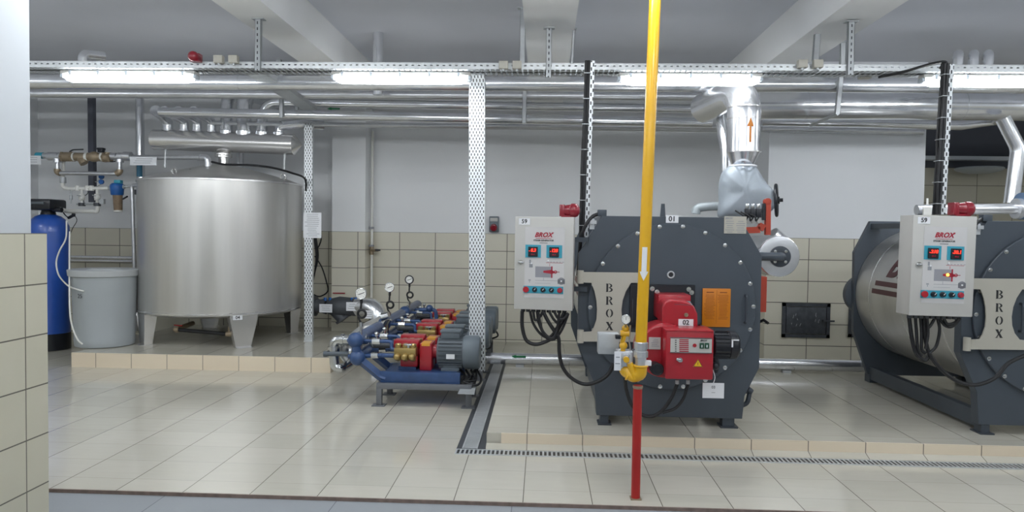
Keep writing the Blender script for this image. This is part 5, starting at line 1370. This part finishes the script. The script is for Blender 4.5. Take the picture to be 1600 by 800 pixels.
p = at(1085, 539.5, YX); MB().cyl((p.x, YX-.006, p.z), (p.x, YX-.012, p.z), .014, seg=16).build('reset_button', RED, pn)
for x in (1093.5, 1101.5):
    q = bx(x, 536, x+6.5, 545, YX-.014, YX-.006, .002).build('switch', GREENB, pn)
    bx(x+2.5, 539, x+4, 543, YX-.0155, YX-.014).build('switch_mark', PAPER, q, smooth=0)
p = at(1061, 562, YX); MB().cbox((p.x, YX-.012, p.z), (.05, .016, .022), .006, rot=Matrix.Rotation(.35, 3, 'Y')).cyl((p.x+.005, YX, p.z), (p.x+.005, YX-.014, p.z), .018, seg=12).build('latch', CHROME, cbx)
p = at(1090.5, 568.5, YX)
t_ = MB().poly3([(p.x-.036, YX-.0015, p.z-.022), (p.x+.036, YX-.0015, p.z-.022), (p.x, YX-.0015, p.z+.036)], (0, .0015, 0)).build('warning_sign', LABELY, cbx, smooth=0, label='yellow warning triangle')
s = MB()
for a_, b_ in (((-.036, -.022), (.036, -.022)), ((.036, -.022), (0, .036)), ((0, .036), (-.036, -.022))):
    s.tube([V((p.x+a_[0]*.9, YX-.002, p.z+a_[1]*.9)), V((p.x+b_[0]*.9, YX-.002, p.z+b_[1]*.9))], .0015, seg=4)
s.poly3([(p.x-.004, YX-.003, p.z-.012), (p.x+.003, YX-.003, p.z-.002), (p.x-.001, YX-.003, p.z-.002), (p.x+.004, YX-.003, p.z+.016), (p.x-.005, YX-.003, p.z+.003), (p.x-.001, YX-.003, p.z+.003)], (0, .001, 0))
s.build('warning_symbol', INK, t_, smooth=0)
# motor
a, b = at(1112, 538.5, 5.62), at(1151, 539, 5.62)
mo = MB().lathe(a, (1, 0, 0), [(0, .09), (.01, .102), (.125, .102), (.13, .108), (.18, .106), (.20, .085), (.203, 0)], 32)
for k in range(20):
    an_ = 2*PI*k/20; mo.cbox(a+V((.065, .104*math.cos(an_), .104*math.sin(an_))), (.11, .006, .012) if abs(math.sin(an_)) > .7 else (.11, .012, .006))
mo = mo.build('motor', BLACKP, bu)
MB().cbox(a+V((.13, -.110, .03)), (.012, .002, .06)).cbox(a+V((.155, -.110, .055)), (.05, .002, .010)).build('rating_plate', PAPER, mo, smooth=0)
s = MB().cyl(at(1113, 524, 5.62), at(1090, 516, 5.62), .05).build('motor_bracket', BLACKP, bu)
s = MB().tube([at(1117, 558, 5.6), at(1120, 570, 5.6), at(1117, 582, 5.6)], .022).ball(at(1118, 572, 5.55), .03, 12); s.build('servo', BLACKP, bu)
for x in (1058, 1075): MB().cyl(at(x, 594, 5.45), at(x, 600, 5.45), .014, seg=10).build('cable_gland', GALVD, bu)
MB().curve([at(1058, 600, 5.45), at(1050, 620, 5.45), at(1036, 640, 5.45), at(1020, 650, 5.45), at(1003, 648, 5.45), at(988, 634, 5.45), at(979, 610, 5.45), at(976, 585, 5.4)], .014).build('cable', BLACK, bu)
MB().curve([at(1075, 600, 5.45), at(1068, 622, 5.45), at(1055, 638, 5.45), at(1035, 645, 5.45)], .012).build('cable', BLACK, bu)
# hanging tag 03
pt_ = paper(1098, 1131, 598, 622.5, 5.45, 'white paper tag reading 03 hanging under the red burner', 0, hang=at(1114, 578, 5.5), txt=(('03', .03, .025), ('---', .03, -.012)), group=None)

# ================================================================ GAS LINE
YG = 4.72
g = thing('gas_pipe', 'yellow vertical gas pipe with a white downward arrow', 'pipe', at(1000, 560, YG))
b = at(1001.5, 537, YG); a = at(1023.5, 0, YG); a = b+(a-b)*((4.1-b.z)/(a.z-b.z))
gp = MB().cyl(b, a, .0375, seg=32).build('pipe', YELLOW, g)
def gx(z): f = (z-b.z)/(a.z-b.z); return b.x+(a.x-b.x)*f
z0, z1, z2 = at(1007, 386, YG).z, at(1007, 424, YG).z, at(1007, 438, YG).z
rr_ = .0385
def gpt(dx_, z): a_ = dx_/rr_-.15; return V((gx(z)+rr_*math.sin(a_), YG-rr_*math.cos(a_), z))
s = MB()
for k in range(6): s.poly3([gpt(-.017+.034*k/6, z0), gpt(-.017+.034*(k+1)/6, z0), gpt(-.017+.034*(k+1)/6, z1), gpt(-.017+.034*k/6, z1)], (0, -.0015, 0))
for k in range(8):
    u0_, u1_ = -1+k/4, -1+(k+1)/4
    q_ = [gpt(.031*u0_, z1), gpt(.031*u1_, z1)]
    if abs(u1_) < 1: q_.append(gpt(.031*u1_, z1+(z2-z1)*(1-abs(u1_))))
    if abs(u0_) < 1: q_.append(gpt(.031*u0_, z1+(z2-z1)*(1-abs(u0_))))
    s.poly3(q_, (0, -.0015, 0))
s.build('flow_arrow', PAPER, gp, smooth=0, label='white downward arrow')
s = MB(); b2 = at(1001.5, 537, YG); ax_ = V((0, 0, -1))
s.lathe((b.x, YG, at(1001, 534, YG).z), ax_, [(0, .040), (.005, .047), (.045, .047), (.047, .040), (.06, .040), (.062, .048), (.10, .048), (.103, .038), (.13, .036), (.165, .036)], 10)
s.build('union_coupling', ALU2, g, smooth=0)
c_t, c_b = at(1000, 575, YG), at(997, 590, YG)
e0 = V((b.x, YG, c_t.z)); 
MB().tube([V((b.x, YG, c_t.z+.02)), V((b.x, YG, c_b.z+.01)), V((b.x-.10, YG+.04, c_b.z+.035)), at(981, 572, YG+.1)], .043, fil=.05, seg=20).torus((b.x, YG, c_t.z+.015), (0, 0, 1), .044, .007).build('elbow', YELLOW, g)
vb = bx(964, 549, 989, 577, YG+.02, YG+.14, .008).build('valve_block', ALU2, g)
bx(967, 553, 983, 573, YG+.005, YG+.02, .003).build('valve_cover', CHROME, vb)
MB().cyl(at(978, 561, YG), at(978, 561, YG)+V((0, -.03, 0)), .02, seg=14).cyl(at(984, 567, YG-.0), at(992, 590, YG), .02, .03).build('valve_port', YELLOW, g)
MB().tube([at(980, 577, YG+.02), at(981, 586, YG), at(988, 592, YG), at(997, 590, YG)], .026, fil=.03).torus(at(980, 588, YG), (1, 0, -.4), .02, .008).build('lower_bend', YELLOW, g)
MB().tube([at(973, 552, YG+.05), at(974, 542, YG+.05), at(972, 536, YG+.05), at(976, 522, YG+.05), at(976, 510, YG+.05)], .016, fil=.01).ball(at(974, 540, YG+.05), .028, 14).cyl(at(969, 521, YG+.05), at(983, 521, YG+.05), .022).ball(at(977, 513, YG+.05), .024, 14).build('gauge_branch', YELLOW, g)
MB().tube([at(985, 508, YG+.04), at(983, 530, YG+.04), at(985, 547, YG+.04)], .006).build('thin_tube', CHROME, g)
bx(962, 524, 970, 530, YG+.0, YG+.05, .003).build('tap_knob', BLACKP, g)
bx(935, 521, 967, 554, YG+.16, YG+.26, .006).build('actuator_box', GALVD, g)
MB().cyl(at(958, 540, YG+.2), at(1000, 575, YG+.3), .03).build('link_pipe', IRON, g)
MB().tube([V((b.x, YG+.02, e0.z+.0)), V((b.x+.02, 5.2, e0.z+.02)), V((b.x+.11, 5.45, e0.z))], .034, fil=.08).build('burner_feed', IRON, g)
MB().cbox(at(1010, 567, YG), (.06, .04, .03)).build('test_port', PAPER, g)
q = paper(960, 970, 549, 579, YG-.02, 'small white tag hanging on the gas valve block', 2, hang=at(969, 545, YG-.01), group=None)
gg = at(978, 499, YG+.02)
r = thing('gas_gauge', 'round white gas gauge left of the yellow pipe', 'gauge', gg)
MB().cyl(gg+V((0, .02, 0)), gg, .030, seg=28).torus(gg, (0, 1, 0), .029, .003).build('case', CHROME, r)
d_ = MB().cyl(gg+V((0, -.001, 0)), gg+V((0, -.003, 0)), .027, seg=28).build('dial', WHITEG, r)
s = MB().cbox(gg+V((0, -.004, .006)), (.0025, .001, .022))
for q in range(9):
    an_ = math.radians(-45+270*q/8); s.cbox(gg+V((-math.cos(an_)*.022, -.004, math.sin(an_)*.022)), (.005, .001, .0016), rot=Matrix.Rotation(an_, 3, 'Y'))
s.build('needle', INK, d_, smooth=0)
MB().cyl(gg-V((0, -.01, .03)), gg-V((0, -.01, .055)), .008, seg=8).build('stem', BRASS, r)
# red support post
r = thing('support_post', 'red steel post standing on the floor under the gas pipe elbow', 'post', (b.x-.03, YG, 0))
pb = on(993, 779, 0)
MB().cyl(V((pb.x, pb.y, .006)), at(996.5, 602, YG), .0295, seg=24).build('tube', REDP, r)
MB().lathe(at(996.5, 607, YG), (0, 0, 1), [(0, .03), (.01, .034), (.02, .034)], 20).build('collar', BRONZE, r)
MB().box((pb.x-.035, pb.y-.035, 0), (pb.x+.035, pb.y+.035, .008)).build('base_plate', BRONZE, r, smooth=0)
